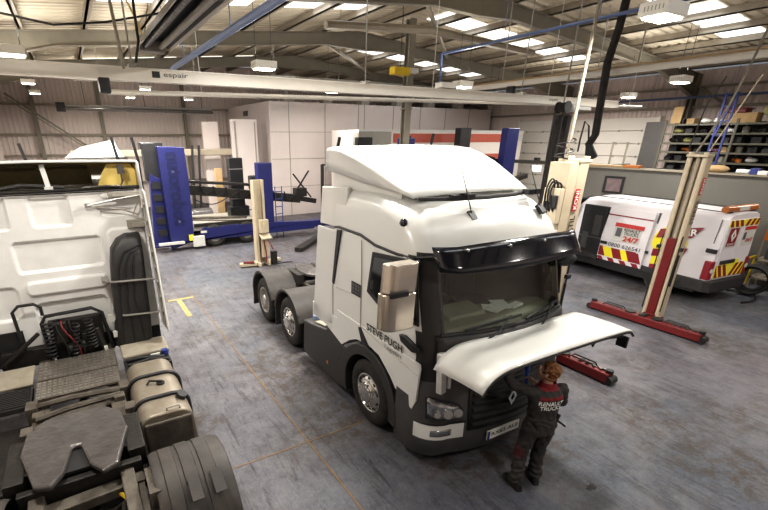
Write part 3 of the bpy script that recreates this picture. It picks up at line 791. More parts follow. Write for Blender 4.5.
for s in (-.8,.8):
    b = MB(); b.bar((s,-1.12,1.66),(s,-1.55,1.73),.04,.02); b.tube([(s*1.0,-1.14,1.35),(s*1.0,-1.5,1.72)],.012,6)
    b.build('panel_hinge','steel',hd)
# mirror on the near side, in bare metal guards
b = MB()
b.bar((-1.16,-.76,2.66),(-1.50,-.84,2.66),.05,.06); b.bar((-1.16,-.80,2.02),(-1.50,-.84,2.04),.05,.06); b.tube([(-1.33,-.82,2.66),(-1.30,-.84,2.3),(-1.33,-.82,2.02)],.03,8)
mr = b.build('mirror_arm','black',T,bevel=.01)
def mir(z0,z1,x0,x1,y0,y1,lean):
    """rounded outer corner at x0 (outboard), flat face towards the front"""
    r = .13; o = [(x1,y0),(x0+r,y0)]+[(x0+r-r*sin(pi/2*i/6),y0+r-r*cos(pi/2*i/6)) for i in range(1,7)]+[(x0,y1),(x1,y1)]
    b = MB(); b.loft([[(x,y,z0) for x,y in o],[(x+lean,y,z1) for x,y in o]]); return b
mir(2.00,2.415,-1.73,-1.36,-.98,-.80,.0).build('mirror_housing','silver',mr,ang=35,bevel=.012)
mir(2.425,2.74,-1.72,-1.37,-.98,-.82,.02).build('mirror_cap','silver',mr,ang=35,bevel=.012)
b = MB(); b.box(-1.70,-1.47,-1.005,-.96,2.395,2.46); b.build('mirror_band','black',mr,bevel=.012)
b = MB(); b.box(-1.70,-1.38,-.80,-.79,1.98,2.35); b.box(-1.69,-1.39,-.82,-.81,2.40,2.66); b.build('mirror_glass','mirrorface',mr,ang=0)
b = MB(); b.tube([(1.05,-.85,2.72),(1.12,-1.0,2.55)],.02,6); b.ball((1.10,-.98,2.46),(.17,.07,.085),14); b.build('front_mirror','black',T)
b = MB(); b.tube([(-W-.03,-.82,2.66),(-W-.07,-.80,2.68),(-W-.07,-.7,2.70),(-W-.03,-.65,2.69)],.02,6); b.build('grab_rail','black',T)
# door lettering
for s,xd in ((-1,(0,-1,0)),(1,(0,1,0))):
    text('STEVE PUGH','door_lettering','text_black',T,frame((s*(W+.016),-.25,1.555),xd,(0,0,1)),.80,.105,bold=.02)
    text('Logistics','door_lettering','text_grey',T,frame((s*(W+.016),-.47,1.44),xd,(0,0,1)),.36,.08)
# ---- running gear
WY = [(.12,'f'),(3.06,'p'),(4.50,'d')]
for y,k in WY:
    for s in (-1,1):
        if k == 'd':
            t = tyre_mb(s,y,s*1.20,.29); t.merge(tyre_mb(s,y,s*.88,.29)); wh = t.build('wheel','rubber',T); rim_dish(s,y,s*1.20).build('rim',['alu','black'],wh)
        else:
            wh = tyre_mb(s,y,s*1.20,.33).build('wheel','rubber',T); rim_front(s,y,s*1.20).build('rim',['chrome','black'],wh)
def arch(s, yc, r0, r1, a0, a1, xa, xb, zc=.5, k=16):
    b = MB(); rings = []
    for i in range(k+1):
        a = R(a0+(a1-a0)*i/k); ca,sa_ = cos(a),sin(a)
        rings.append([(s*xa,yc+r1*ca,zc+r1*sa_),(s*xb,yc+r1*ca,zc+r1*sa_),(s*xb,yc+r0*ca,zc+r0*sa_),(s*xa,yc+r0*ca,zc+r0*sa_)])
    b.loft(rings); return b
for s in (-1,1):
    b = arch(s,.12,.58,.74,-18,190,.9,1.24); b.prism([(.70,.98),(.84,.97),(.80,.25),(.68,.25)],'x',s*.9,s*1.23); b.build('wheel_arch','dark',T,ang=40,bevel=.008)
    for y in (3.06,4.50):
        b = arch(s,y,.60,.635,-12 if y < 4 else -18,165,.52,1.24,zc=.52)
        b.prism([(y+.6,.42),(y+.64,.42),(y+.66,.0+.2),(y+.62,.2)],'x',s*.52,s*1.24)
        mg = b.build('mudguard','fender',T,ang=40,bevel=.012)
        rib = arch(s,y,.62,.655,10,150,1.20,1.245,zc=.52); rib.build('mudguard_lip','fender',mg,ang=40)
    b = MB(); b.cyl((s*1.18,3.72,.72),(s*1.2,3.72,.72),.03,n=10); b.build('side_marker','amber',T)
for s in (-1,1):
    b = MB(); b.box(s*.43-.04,s*.43+.04,-.9,5.3,.70,.96); b.box(s*.43-.04 if s > 0 else s*.43-.04,s*.43+.04,-.9,5.3,.955,.97)
    b.build('chassis_rail','rail',T,ang=0)
for y in (1.9,2.4,3.7,5.2):
    b = MB(); b.box(-.42,.42,y-.05,y+.05,.74,.94); b.build('crossmember','rail',T,ang=0)
b = MB(); b.box(-.40,.40,1.9,2.7,.965,.985); b.build('catwalk','tread',T,ang=0)
b = MB(); b.tube([(-.3,1.9,1.3),(-.4,2.2,1.05),(-.25,2.7,1.03),(-.3,3.3,1.02)],.03,8); b.tube([(.1,1.9,1.5),(.05,2.2,1.1),(.2,2.7,1.03)],.025,8); b.box(-.38,.3,2.85,3.05,.97,1.02); b.build('air_lines','cable',T)
def fifth(b, cx, cy, z, flip=1):
    """plate outline with the throat opening towards flip*y"""
    f = flip
    out = [(-.30,.52*f),(.30,.52*f),(.40,.40*f)]
    P_ = [(-.28,-.56*f),(.28,-.56*f),(.43,-.36*f),(.46,-.02*f),(.33,.50*f),(.20,.56*f),(.10,.40*f),(.035,.06*f),(-.035,.06*f),(-.10,.40*f),(-.20,.56*f),(-.33,.50*f),(-.46,-.02*f),(-.43,-.36*f)]
    b.prism([(cx+x,cy+y) for x,y in P_],'z',z-.06,z)
b = MB(); fifth(b,0,4.2,1.19,1); fw = b.build('fifth_wheel','grease',T,ang=0,bevel=.015)
b = MB(); b.box(-.5,.5,4.0,4.4,.97,1.13); b.box(-.6,-.45,3.9,4.5,.95,1.16); b.box(.45,.6,3.9,4.5,.95,1.16); b.build('mounting_plate','grime',fw,ang=0)
b = MB()
b.cyl((-.86,3.06,.5),(.86,3.06,.5),.09); b.cyl((-.86,4.5,.5),(.86,4.5,.5),.11); b.ball((0,4.5,.5),(.28,.3,.3)); b.cyl((-.86,.12,.5),(.86,.12,.5),.08); b.cyl((0,4.4,.55),(0,1.5,.7),.06); b.box(-.4,.4,-.6,1.3,.55,1.15)
b.build('drivetrain','grime',T)
# side tank and skirts
for s in (-1,1):
    b = MB(); b.prism([(.84,.955),(1.3,1.10),(1.42,1.0),(1.95,.90),(2.28,.86),(2.33,.24),(2.25,.19),(.98,.17),(.78,.24)],'x',s*.55,s*1.215); tk = b.build('side_tank','dark',T,ang=0,bevel=.03)
    b = MB(); b.boxc((s*.98,1.72,.965),(.36,.42,.02),(-.19,0,0)); b.build('step_pad','beigestep',tk,ang=0)
    b = MB(); b.box(s*1.2,s*1.225,1.30,1.36,.40,.45); b.build('reflector','amber',tk,ang=0)
b = MB(); b.cyl((-1.0,2.16,.87),(-1.0,2.16,.94),.075,n=16); b.build('filler_cap','bluepipe',T)
for s in (-1,1):
    b = MB(); b.box(s*.8,s*1.19,-.98,-.55,.3,.9); b.build('step_well','black',T,ang=0)
    for z in (.38,.66):
        b = MB(); b.box(s*.9,s*1.205,-.94,-.6,z,z+.05); b.build('entry_step','dark',T,ang=0)
# ------------------------------------------------------------------ left tractor seen from behind
U = thing('truck','white tractor unit at the left seen from behind with bare chassis and greasy coupling plate','truck',(-.45,0,0),0)
# local x: -1.25 .. 1.25, cab rear wall at y = 7
CY = 7.0
b = MB()
# shell: sides, floor, front and roof of the cab beyond
b.box(-1.22,-1.16,CY,CY+2.2,1.05,3.27); b.box(1.16,1.22,CY,CY+2.2,1.05,3.27); b.box(-1.22,1.22,CY+2.1,CY+2.2,1.05,3.27); b.box(-1.22,1.22,CY,CY+2.2,3.2,3.27); b.box(-1.22,1.22,CY+.06,CY+2.2,1.05,1.12)
b.build('cab','white_dirty',U,ang=0,bevel=.03)
def panel_mesh(x0,x1,z0,z1,feats,y,res=.02):
    """rear wall as a height field with pressed panels: feats (xa,xb,za,zb,depth,radius)"""
    nx = int((x1-x0)/res); nz = int((z1-z0)/res); rows = []
    def sd(px,pz,f):
        xa,xb,za,zb,d,r = f; cx,cz = (xa+xb)/2,(za+zb)/2; qx = abs(px-cx)-(xb-xa)/2+r; qz = abs(pz-cz)-(zb-za)/2+r
        return sqrt(max(qx,0)**2+max(qz,0)**2)+min(max(qx,qz),0)-r
    for j in range(nz+1):
        row = []
        for i in range(nx+1):
            x = x0+(x1-x0)*i/nx; z = z0+(z1-z0)*j/nz; h = 0
            for f in feats:
                t = min(1,max(0,-sd(x,z,f)/.035)); h += f[4]*(3*t*t-2*t**3)
            row.append((x,y+h,z))
        rows.append(row)
    b = MB(); b.grid(rows); return b
o_ = .45
F_ = [(-.17,.32,2.79,3.23,.05,.07),(-.47,.61,2.19,2.64,.05,.06),(-.44,.61,1.86,2.09,-.045,.10),(-1.15,-.52,1.55,2.05,.045,.12),(-1.15,-.40,2.79,3.23,.045,.07),
      (.66,1.12,2.88,3.0,.045,.05),(.70,1.05,3.12,3.23,-.03,.05),(.68,1.23,.95,2.72,-.03,.1),(-.40,.56,.95,1.76,.06,.12)]
panel_mesh(-1.2,1.2,1.12,3.27,F_,CY-.02).build('rear_wall','white_dirty',U,ang=0)
b = MB(); b.box(-1.2,1.2,CY-.03,CY+.05,.88,1.13); b.box(-1.2,-.6,CY-.05,CY-.02,1.12,1.40); b.build('sound_baffle','black',U,ang=0)
b = MB(); b.tube([(-1.23,CY-.03,3.275),(1.23,CY-.03,3.275)],.022,8); b.tube([(-1.2,CY-.06,3.24),(1.15,CY-.06,3.24)],.010,6); b.build('roof_gutter','rubber',U)
# open-backed roof deflector
def dr(y,w,zt,zb,r=.055):
    o = [(w,zb),(w-.005,zt-r)]
    for i in range(1,6):
        a = pi/2*i/5; o.append((w-.005-r*(1-cos(a)),zt-r+r*sin(a)))
    o += [((w-r)*.5,zt+.012),(0,zt+.02)]
    return [(x,y,z) for x,z in o]+[(-x,y,z) for x,z in reversed(o[:-1])]
b = MB(); b.loft([dr(CY-.06,1.27,3.645,3.25),dr(CY+.5,1.26,3.62,3.25),dr(CY+1.2,1.2,3.5,3.25),dr(CY+1.9,1.1,3.32,3.24)],closed=False,caps=False)
rd = b.build('roof_deflector','white_dirty',U,ang=40)
md = rd.modifiers.new('thickness','SOLIDIFY'); md.thickness = .035; md.offset = -1
b = MB(); b.loft([dr(CY+.0,1.225,3.60,3.28),dr(CY+.5,1.215,3.575,3.28),dr(CY+1.2,1.15,3.455,3.27),dr(CY+1.85,1.05,3.30,3.26)],closed=False,caps=False); b.build('deflector_lining','yellowfoam',rd,ang=40)
b = MB(); b.loft([dr(CY+.35,.66,3.57,3.285),dr(CY+.5,.66,3.56,3.285),dr(CY+.75,.65,3.50,3.28)],closed=False,caps=False); b.box(-.66,.66,CY+.7,CY+.74,3.28,3.5); b.build('lining_shade','inside_dark',rd,ang=40)  # dark insert: shade inside the deflector put into its colour
b = MB(); b.prism([(.70,3.285),(1.215,3.285),(1.215,3.50),(1.16,3.585),(.86,3.585),(.78,3.46)],'y',CY+.06,CY+.09); b.build('gusset_panel','yellowfoam',rd,ang=0)
b = MB(); b.bar((.12,CY-.02,3.29),(.09,CY+.05,3.60),.06,.02); b.boxc((.12,CY-.03,3.30),(.1,.02,.06)); b.build('deflector_stay','white_in',U,ang=0)
b = MB(); b.tube([(.5,CY-.05,3.30),(.8,CY-.07,3.31),(.98,CY-.07,3.30),(1.02,CY-.07,3.36),(1.02,CY-.07,3.5)],.014,6); b.boxc((1.02,CY-.06,3.52),(.09,.05,.12)); b.build('wiring_loom','grease',U)
b = MB(); b.tube([(-1.0,CY+.1,3.33),(-.5,CY+.05,3.30),(-.2,CY+.12,3.34),(.3,CY+.08,3.30)],.035,6); b.boxc((-.95,CY+.15,3.40),(.25,.15,.16)); b.build('cable_bundle','grime',U)
# side fairing with its brackets
for s in (-1,1):
    b = MB(); b.prism([(CY-.58,1.2),(CY-.05,1.12),(CY+.1,1.15),(CY+.1,3.22),(CY-.02,3.26),(CY-.26,3.2)],'x',s*1.245,s*1.275); b.build('side_fairing','white',U,ang=0,bevel=.01)
    b = MB()
    for i in range(8): b.boxc((s*1.226,CY-.22-.035*i,3.0-.22*i),(.012,.035,.20),(.8,0,0))
    b.bar((s*1.225,CY-.20,3.12),(s*1.225,CY-.48,1.28),.02,.03); b.build('fairing_rib','duct',U,ang=0)
for z0,z1,xa,xb in ((3.14,3.22,.80,1.20),(2.70,2.82,.98,1.22)):
    b = MB(); b.box(xa,xb,CY-.09,CY-.03,z0,z1); b.box(xa+.05,xb,CY-.14,CY-.09,z0+.02,z1-.03); b.build('fairing_bracket','duct',U,ang=0,bevel=.006)
b = MB(); b.tube([(.52,CY-.07,3.06),(.9,CY-.12,3.13),(1.2,CY-.15,3.17)],.014,6); b.boxc((.53,CY-.06,3.06),(.08,.04,.05)); b.build('support_rod','steel',U)
b = MB(); b.tube([(.62,CY-.05,3.03),(.95,CY-.08,2.98),(1.15,CY-.12,2.9)],.012,6); b.tube([(1.08,CY-.1,2.9),(1.16,CY-.12,3.06)],.01,6); b.build('support_rod','duct',U)
b = MB(); b.boxc((-.99,CY-.05,2.92),(.2,.04,.09)); b.build('rear_bracket','duct',U,ang=0)
# tall black air intake at the corner
b = MB(); rings = []
for z,xa,xb,d in ((.96,.55,1.02,.30),(1.04,.52,1.04,.33),(1.4,.58,1.07,.33),(1.9,.62,1.09,.32),(2.25,.66,1.11,.30),(2.45,.70,1.12,.27),(2.58,.80,1.12,.22),(2.64,.92,1.12,.16)):
    r = .05; y0 = CY-.03-d
    rings.append([(xa,CY-.03,z),(xa,y0+r,z),(xa+r,y0,z),(xb-r,y0,z),(xb,y0+r,z),(xb,CY-.03,z)])
b.loft(rings); ai = b.build('air_intake','dark',U,ang=40,bevel=.02)
for k in range(3):
    b = MB(); b.tube([(.64+.045*k+.10*k,CY-.365,1.05),(.69+.1*k,CY-.36,1.7),(.75+.095*k,CY-.345,2.2),(.86+.07*k,CY-.32,2.42-.02*k),(1.1,CY-.28,2.5-.06*k)],.012,6); b.build('intake_rib','black',ai)
for z,xa in ((2.02,.55),(1.49,.62)):
    b = MB(); b.tube([(xa,CY-.30,z),(xa+.1,CY-.38,z),(1.2,CY-.38,z-.03)],.017,8); b.boxc((xa,CY-.2,z),(.09,.22,.04)); b.build('intake_strap','steel',U)
# suspension, pipes and hose carrier between cab and chassis
b = MB(); b.tube([(-.62,CY-.15,1.15),(-.64,CY-.15,1.72),(-.56,CY-.15,1.80),(-.38,CY-.15,1.80),(-.31,CY-.15,1.74),(-.31,CY-.15,1.62)],.022,8); b.build('hose_hook','black',U)
b = MB(); b.tube([(-.32,CY-.22,.95),(-.34,CY-.22,1.52),(-.28,CY-.22,1.62),(.3,CY-.22,1.64),(.42,CY-.22,1.55),(.48,CY-.22,.95)],.026,8); b.build('hose_frame','black',U)
b = MB(); b.box(-.28,.40,CY-.18,CY-.05,.9,1.5); b.box(-.22,-.05,CY-.28,CY-.1,1.2,1.5); b.box(.1,.3,CY-.3,CY-.1,1.0,1.3); b.box(-.9,-.35,CY-.2,CY-.05,.9,1.15); b.bar((-.9,CY-.25,1.0),(-.4,CY-.25,1.4),.05,.05); b.cyl((-.1,CY-.3,1.1),(.15,CY-.3,1.15),.07); b.cyl((.3,CY-.28,1.35),(.36,CY-.28,1.0),.05); b.build('suspension_block','grime',U,ang=30,bevel=.01)
for p,q,r in (((-.26,CY-.32,1.55),(-.30,CY-.36,1.05),.062),((.22,CY-.32,1.52),(.24,CY-.36,1.1),.055),((.08,CY-.34,1.5),(-.02,CY-.38,1.0),.04)):
    b = MB(); b.tube(helix(p,q,r,9),.013,5); b.build('coiled_hose','black',U)
for k,(c,m_) in enumerate((((-.1,.05),'cordred'),((.0,.1),'cable'),((-.16,-.1),'cable'))):
    b = MB(); b.tube(bez((c[0],CY-.3,1.55),(c[0]-.05,CY-.42,1.4),(c[1]+.05,CY-.4,1.25),(c[1],CY-.36,1.0)),.012,6); b.build('brake_pipe',m_,U)
b = MB(); b.cyl((.53,CY-.3,1.45),(.53,CY-.22,1.45),.055,n=14); b.build('coupling','offwhite',U)
b = MB(); b.boxc((.56,CY-.3,1.2),(.1,.06,.1)); b.build('pressure_sensor','offwhite',U,bevel=.01)
b = MB(); b.boxc((.38,CY-.34,1.02),(.05,.03,.07)); b.build('paper_tag','offwhite',U,ang=0)
# chassis
for s in (-1,1):
    b = MB(); b.box(s*.44-.045,s*.44+.045,1.2,CY+1.9,.68,.955); b.box(s*.44-s*.045,s*.44-s*.12,1.2,CY,.93,.955); b.build('chassis_rail','rail',U,ang=0)
    for y,dx,w_ in ((5.45,.06,.2),(4.9,.07,.16),(5.2,-.02,.12)):
        b = MB(); b.box(s*(.44+dx)-.06,s*(.44+dx)+.06,y-w_/2,y+w_/2,.80,1.02); b.build('frame_bracket','rail',U,ang=0,bevel=.01)
for y0,y1 in ((5.55,6.02),(6.05,6.62)):
    b = MB(); b.box(-.47,.47,y0,y1,.985,1.01)
    for i in range(16):
        for j in range(6): b.boxc((-.44+.058*i,y0+.05+(y1-y0-.1)*j/5,1.012),(.034,.05,.012),m=1)
    b.build('catwalk',['tread','alu'],U,ang=0)
for pts in (((-.44,5.42),(-.1,5.40),(.2,5.38),(.44,5.36)),((-.44,5.12),(-.1,5.16),(.2,5.2),(.44,5.24))):
    b = MB(); b.tube([(x,y,1.0+.03*(1-abs(x)/.44)) for x,y in pts],.035,6); b.build('cross_tube','rail',U)
for y,w_,z in ((5.3,.12,.8),(4.9,.10,.8),(3.0,.2,.86),(2.4,.12,.82)):
    b = MB(); b.box(-.43,.43,y-w_/2,y+w_/2,z-.1,z+.08); b.build('crossmember','rail',U,ang=0,bevel=.01)
b = MB(); b.box(-.42,.42,4.95,5.25,.62,.78)
for i in range(12): b.tube([(-.35+.06*i,4.9,.8),(-.33+.06*i,5.1,.84),(-.36+.065*i,5.35,.8)],.014,5)
b.build('cable_tray','grime',U)
# coupling plate
b = MB(); fifth(b,-.02,4.17,1.2,-1); fw = b.build('fifth_wheel','grease',U,ang=0,bevel=.022)
b = MB(); b.box(-.45,.45,3.95,4.4,.96,1.14); b.box(-.60,-.44,3.85,4.5,.93,1.15); b.box(.40,.56,3.85,4.5,.93,1.15); b.box(-.5,.5,3.72,3.8,.93,1.1); b.build('mounting_plate','grime',fw,ang=0,bevel=.01)
b = MB(); b.cyl((-.02,4.22,1.1),(-.02,4.22,1.19),.055,n=14); b.prism([(-.06,4.15),(.02,4.15),(.12,3.8),(-.16,3.8)],'z',1.12,1.15); b.build('locking_jaw','black',fw,ang=30)
b = MB(); b.boxc((-.05,3.62,.93),(1.1,.14,.10),(0,0,.06)); b.build('ramp_beam','rail',U,ang=0,bevel=.01)
for s in (-1,1):
    b = MB(); b.bar((s*.36,3.8,1.0),(s*.38,2.9,.86),.12,.12); b.build('ramp_arm','rail',U,ang=0,bevel=.01)
    b = MB(); b.tube([(s*.2,3.5,.8),(s*.3,3.4,.95),(s*.25,3.2,.8)],.03,7); b.cyl((s*.15,3.35,.72),(s*.15,3.55,.72),.10,n=14); b.build('air_bellow','rubber',U)
b = MB(); b.cyl((-.9,3.3,.5),(.9,3.3,.5),.11); b.ball((0,3.3,.5),(.28,.32,.3)); b.cyl((0,3.5,.55),(0,7,.7),.06); b.box(-.35,.35,2.9,5.0,.42,.58); b.box(-.3,-.1,3.2,3.5,.65,.8); b.build('axle','grime',U)
b = MB(); b.tube(bez((.1,3.8,.9),(.3,3.6,.95),(.35,3.4,.9),(.5,3.2,.8)),.02,6); b.build('air_line','yellow',U)
# wheels and mudguards
for s in (-1,1):
    t = tyre_mb(s,3.47,s*1.22,.29); t.merge(tyre_mb(s,3.47,s*.9,.29)); wh = t.build('wheel','rubber',U); rim_dish(s,3.47,s*1.22).build('rim',['alu','black'],wh)
    wh = tyre_mb(s,8.3,s*1.15,.33).build('wheel','rubber',U); rim_front(s,8.3,s*1.15).build('rim',['chrome','black'],wh)
    b = MB(); rings = []
    for i in range(21):
        a = R(-25+200*i/20); yy,zz = .62*cos(a),.62*sin(a); y2,z2 = .585*cos(a),.585*sin(a)
        prof = [(.55,y2,z2),(.55,yy*.97,zz*.97),(.60,yy,zz),(1.15,yy,zz),(1.215,yy*.965,zz*.965),(1.215,y2*.96,z2*.96)]
        rings.append([(s*x,3.47+y,.56+z) for x,y,z in prof])
    b.loft(rings); mg = b.build('mudguard','fender',U,ang=50,bevel=.01)
    for xa,a0,a1 in ((.70,62,150),(.86,52,118),(1.02,60,150)):
        b = MB(); rings = []
        for i in range(13):
            a = R(a0+(a1-a0)*i/12); ring = []
            for x,h in ((-.065,.0),(-.055,.016),(.055,.016),(.065,0)): ring.append((s*xa+x,3.47+(.615+h)*cos(a),.56+(.615+h)*sin(a)))
            rings.append(ring)
        b.grid(rings); b.build('mudguard_rib','fender',mg,ang=30)
    b = MB(); b.box(s*.5,s*.62,3.2,3.55,.95,1.12); b.build('mudguard_stay','rail',U,ang=0)
    for xa in (.86,1.06):
        b = MB(); b.boxc((s*xa,3.10,1.10),(.10,.22,.012),(.42,0,0)); b.build('rubbing_strip','fender',mg,ang=0)
# fuel tank with straps, steps and battery tray
def tank(s, y0, y1, m_='tank'):
    prof = []
    for cx,cz,a0 in ((1.03,.92,0),(.76,.92,90),(.72,.62,180),(1.05,.62,270)):
        for i in range(6):
            a = R(a0+90*i/5); prof.append((s*(cx-.05+.16*cos(a)),cz+.16*sin(a)))
    b = MB(); b.prism(prof,'y',y0,y1); return b
b = tank(1,4.42,5.82); tk = b.build('fuel_tank','tank',U,ang=30,bevel=.02)
for y in (5.35,4.78):
    b = MB(); prof = []
    for cx,cz,a0 in ((1.03,.92,0),(.76,.92,90)):
        for i in range(6):
            a = R(a0+90*i/5); prof.append((cx-.05+.175*cos(a),y,cz+.175*sin(a)))
    b.tube([(1.165,y,.5)]+prof+[(.56,y,.6)],.028,6); b.build('tank_strap','black',tk)
b = MB(); b.cyl((1.05,4.70,1.05),(1.08,4.68,1.12),.06,n=14); b.build('tank_cap','black',tk)
b = MB(); b.tube([(.74,5.12,1.09),(.78,5.14,1.13),(.92,5.1,1.11)],.014,6); b.cyl((.9,5.1,1.07),(.9,5.1,1.1),.05,n=12); b.build('tank_sender','black',tk)
b = MB(); b.tube([(.86,4.45,1.085),(.86,4.45,1.12),(1.0,4.45,1.12),(1.0,4.45,1.075)],.012,6); b.build('tank_handle','duct',tk)
b = MB(); b.box(.6,1.11,4.38,4.425,.5,1.0); b.build('tank_end_plate','rail',tk,ang=0,bevel=.06)
b = MB(); b.box(.56,1.20,6.22,6.72,.96,1.02); b.build('side_step','beigestep',U,ang=0,bevel=.02)
b = MB(); b.box(.56,1.17,5.86,6.2,.55,.98); b.tube([(.6,6.1,1.0),(.8,6.05,1.03),(1.1,6.0,1.0)],.03,6); b.tube([(.6,5.95,1.0),(.9,5.98,1.02),(1.15,5.92,.99)],.025,6); bt = b.build('battery_tray','black',U,bevel=.02)
b = MB(); b.boxc((.98,6.06,1.03),(.12,.03,.03)); b.build('tray_label','offwhite',bt,ang=0)
b = MB(); b.cyl((1.12,6.1,.99),(1.12,6.1,1.06),.05,n=12); b.build('filler_cap','blueladder',bt)
b = MB(); b.box(-1.2,-.52,6.05,6.62,.97,1.0); b.build('side_step','beigestep',U,ang=0,bevel=.01)
b = MB(); b.box(-1.2,-.52,5.55,6.03,.90,.96)
for i in range(10): b.box(-1.18,-.54,5.58+.045*i,5.60+.045*i,.96,.98)
b.build('step_grille','dark',U,ang=0)
b = MB(); b.box(-1.15,-.55,4.3,5.5,.45,.75); b.build('tool_box','grime',U,ang=0,bevel=.03)
# ------------------------------------------------------------------ column lifts
def hose_cable(pts, r, name, m, label, cat, group=None):
    b = MB(); b.tube(pts,r,7); return tag(b.build(name,m),label,cat,group)
def column_lift(x, y, face, label, mirror):
    """mobile column; face = +1/-1 is the x direction its carriage looks to"""
    f = face
    t = thing('column_lift',label,'vehicle lift',(x,y,0),0,'tall cream and red column lifts')
    H_ = 3.62
    # C section mast, open to the carriage side
    b = MB()
    b.box(min(-f*.24,-f*.20),max(-f*.24,-f*.20),-.17,.17,.06,H_)                                   # back plate
    for s in (-1,1): b.box(min(-f*.22,f*.02),max(-f*.22,f*.02),s*.165-.012,s*.165+.012,.06,H_)
    m = b.build('mast','cream',t,ang=0,bevel=.01)
    for s in (-1,1):
        b = MB(); b.cyl((f*.0,s*.128,.10),(f*.0,s*.128,H_-.06),.045,n=14); b.build('guide_rail','cream',t)
    b = MB(); b.cyl((-f*.06,0,1.9),(-f*.06,0,H_-.02),.045,n=14); b.build('lifting_ram','cream_in',t)
    b = MB(); b.box(min(-f*.2,-f*.16),max(-f*.2,-f*.16),-.15,.15,.1,H_-.05); b.build('mast_lining','cream_in',t,ang=0)
    b = MB(); b.box(-.06,.06,-.085,.085,.12,1.93); b.box(-.09,.09,-.12,.12,.12,.2); b.build('carriage','red',t,ang=0,bevel=.008)
    b = MB(); b.box(-.25 if f > 0 else -.06,.06 if f > 0 else .25,-.185,.185,H_-.05,H_+.0); b.cyl((0,-.128,H_-.02),(0,-.128,H_+.04),.045,n=14); b.cyl((0,.128,H_-.02),(0,.128,H_+.04),.045,n=14); b.build('top_cap','cream',t,ang=30,bevel=.008)
    # low base bar running along the vehicle with castor lugs
    bx = f*.32
    b = MB(); b.box(bx-.11,bx+.11,-1.15,1.15,.03,.20); b.box(min(-f*.2,bx),max(-f*.2,bx),-.20,-.1,.03,.14); b.box(min(-f*.2,bx),max(-f*.2,bx),.1,.20,.03,.14)
    bb = b.build('base_bar','red',t,ang=0,bevel=.02)
    for s in (-1,1):
        b = MB(); b.cyl((bx,s*1.12,.19),(bx,s*1.12,.25),.06,n=12); b.cyl((bx-.1,s*1.16,.075),(bx+.1,s*1.16,.075),.075,n=14); b.build('castor','black',t)
        b = MB(); b.tube([(bx-.06,s*.42,.20),(bx-.06,s*.46,.25),(bx-.06,s*.84,.25),(bx-.06,s*.88,.20)],.014,6); b.tube([(bx+.05,s*.42,.20),(bx+.05,s*.46,.25),(bx+.05,s*.84,.25),(bx+.05,s*.88,.20)],.014,6); b.build('fork_handle','black',t)
    for yy in (-.28,.28):
        b = MB(); b.cyl((bx,yy,.2),(bx,yy,.23),.11,n=18); b.build('bearing_plate','grime',t)
    b = MB(); b.box(bx-.1,bx+.1,-.06,.06,.2,.24); b.build('base_clamp','grime',t,ang=0)
    b = MB(); 
    for k in range(5): b.boxc((bx+.01,mirror*(.62+.11*k),.215),(.13,.05,.03),(0,0,.3*k))
    b.build('link_fitting','grease',t,ang=0)
    # lettering on the side plate that faces the aisle
    xd = (0,0,-1) if True else None
    yv = -.19
    text('STERTIL','brand_lettering','text_black',t,frame(((-.16 if f > 0 else .10),yv,2.50),(0,0,1),(-1,0,0)),.52,.13,bold=.02)
    k = MB(); kx = -.16 if f > 0 else .10; k.box(kx-.06,kx+.06,yv-.003,yv,2.84,3.18); bd = k.build('brand_band','text_red',t,ang=0)
    text('KONI','band_lettering','text_white',bd,frame((kx,yv-.004,3.01),(0,0,1),(-1,0,0)),.29,.085,bold=.02)
    b = MB()
    for s in (-1,1): b.tube([(f*.05,s*.185,.3),(f*.05,s*.185,1.9),(f*.03,s*.18,2.0)],.012,6)
    b.tube([(f*.02,-.20,.9),(f*.02,-.20,1.6)],.022,6); b.build('side_cable','cable',t)
    for s in (-1,1):
        b = MB(); b.boxc((f*.03,s*.21,1.72),(.1,.06,.07)); b.build('lock_latch','black',t,ang=0)
    return t
LR = column_lift(10.93,4.33,-1,'cream and red column lift standing alone in front of the van',-1)
# thin pivot arm and cables rising to the roof
def hang(pts, r, m, label):
    b = MB(); b.tube(pts,r,7); return tag(b.build('supply_cable',m),label,'cable')
LL = column_lift(7.02,4.36,1,'cream column lift with control gear rising behind the white tractor cab',-1)
b = MB(); b.box(-.60,-.452,-.17,.08,1.95,2.5); bx_ = b.build('fluid_reservoir','translu',LL,ang=0,bevel=.03)
b = MB(); b.box(-.60,-.452,-.17,.08,2.5,2.55); b.build('reservoir_lid','offwhite',bx_,ang=0)
b = MB(); b.box(-.56,-.452,-.165,.12,2.66,3.2); b.box(-.59,-.56,-.14,-.02,2.9,3.1,1); b.box(-.58,-.56,.0,.09,2.75,3.0,1); cb = b.build('control_box',['cream','black'],LL,ang=0,bevel=.015)
for k in range(3):
    b = MB(); b.tube(bez((-.50,-.13+.06*k,3.18),(-.52,-.15+.07*k,3.4+.05*k),(-.66,.1,3.3),(-.57,-.10+.07*k,2.85)),.014,6); b.build('control_cable','cable',cb)
b = MB(); b.tube([(-.38+.13*cos(a*.5),.02+.13*sin(a*.5),3.62+.012*a) for a in range(26)],.012,6); b.build('cable_coil','cable',LL)
b = MB(); b.box(-.45,-.242,-.17,.17,.1,3.58); b.build('rear_cover','cream',LL,ang=0)
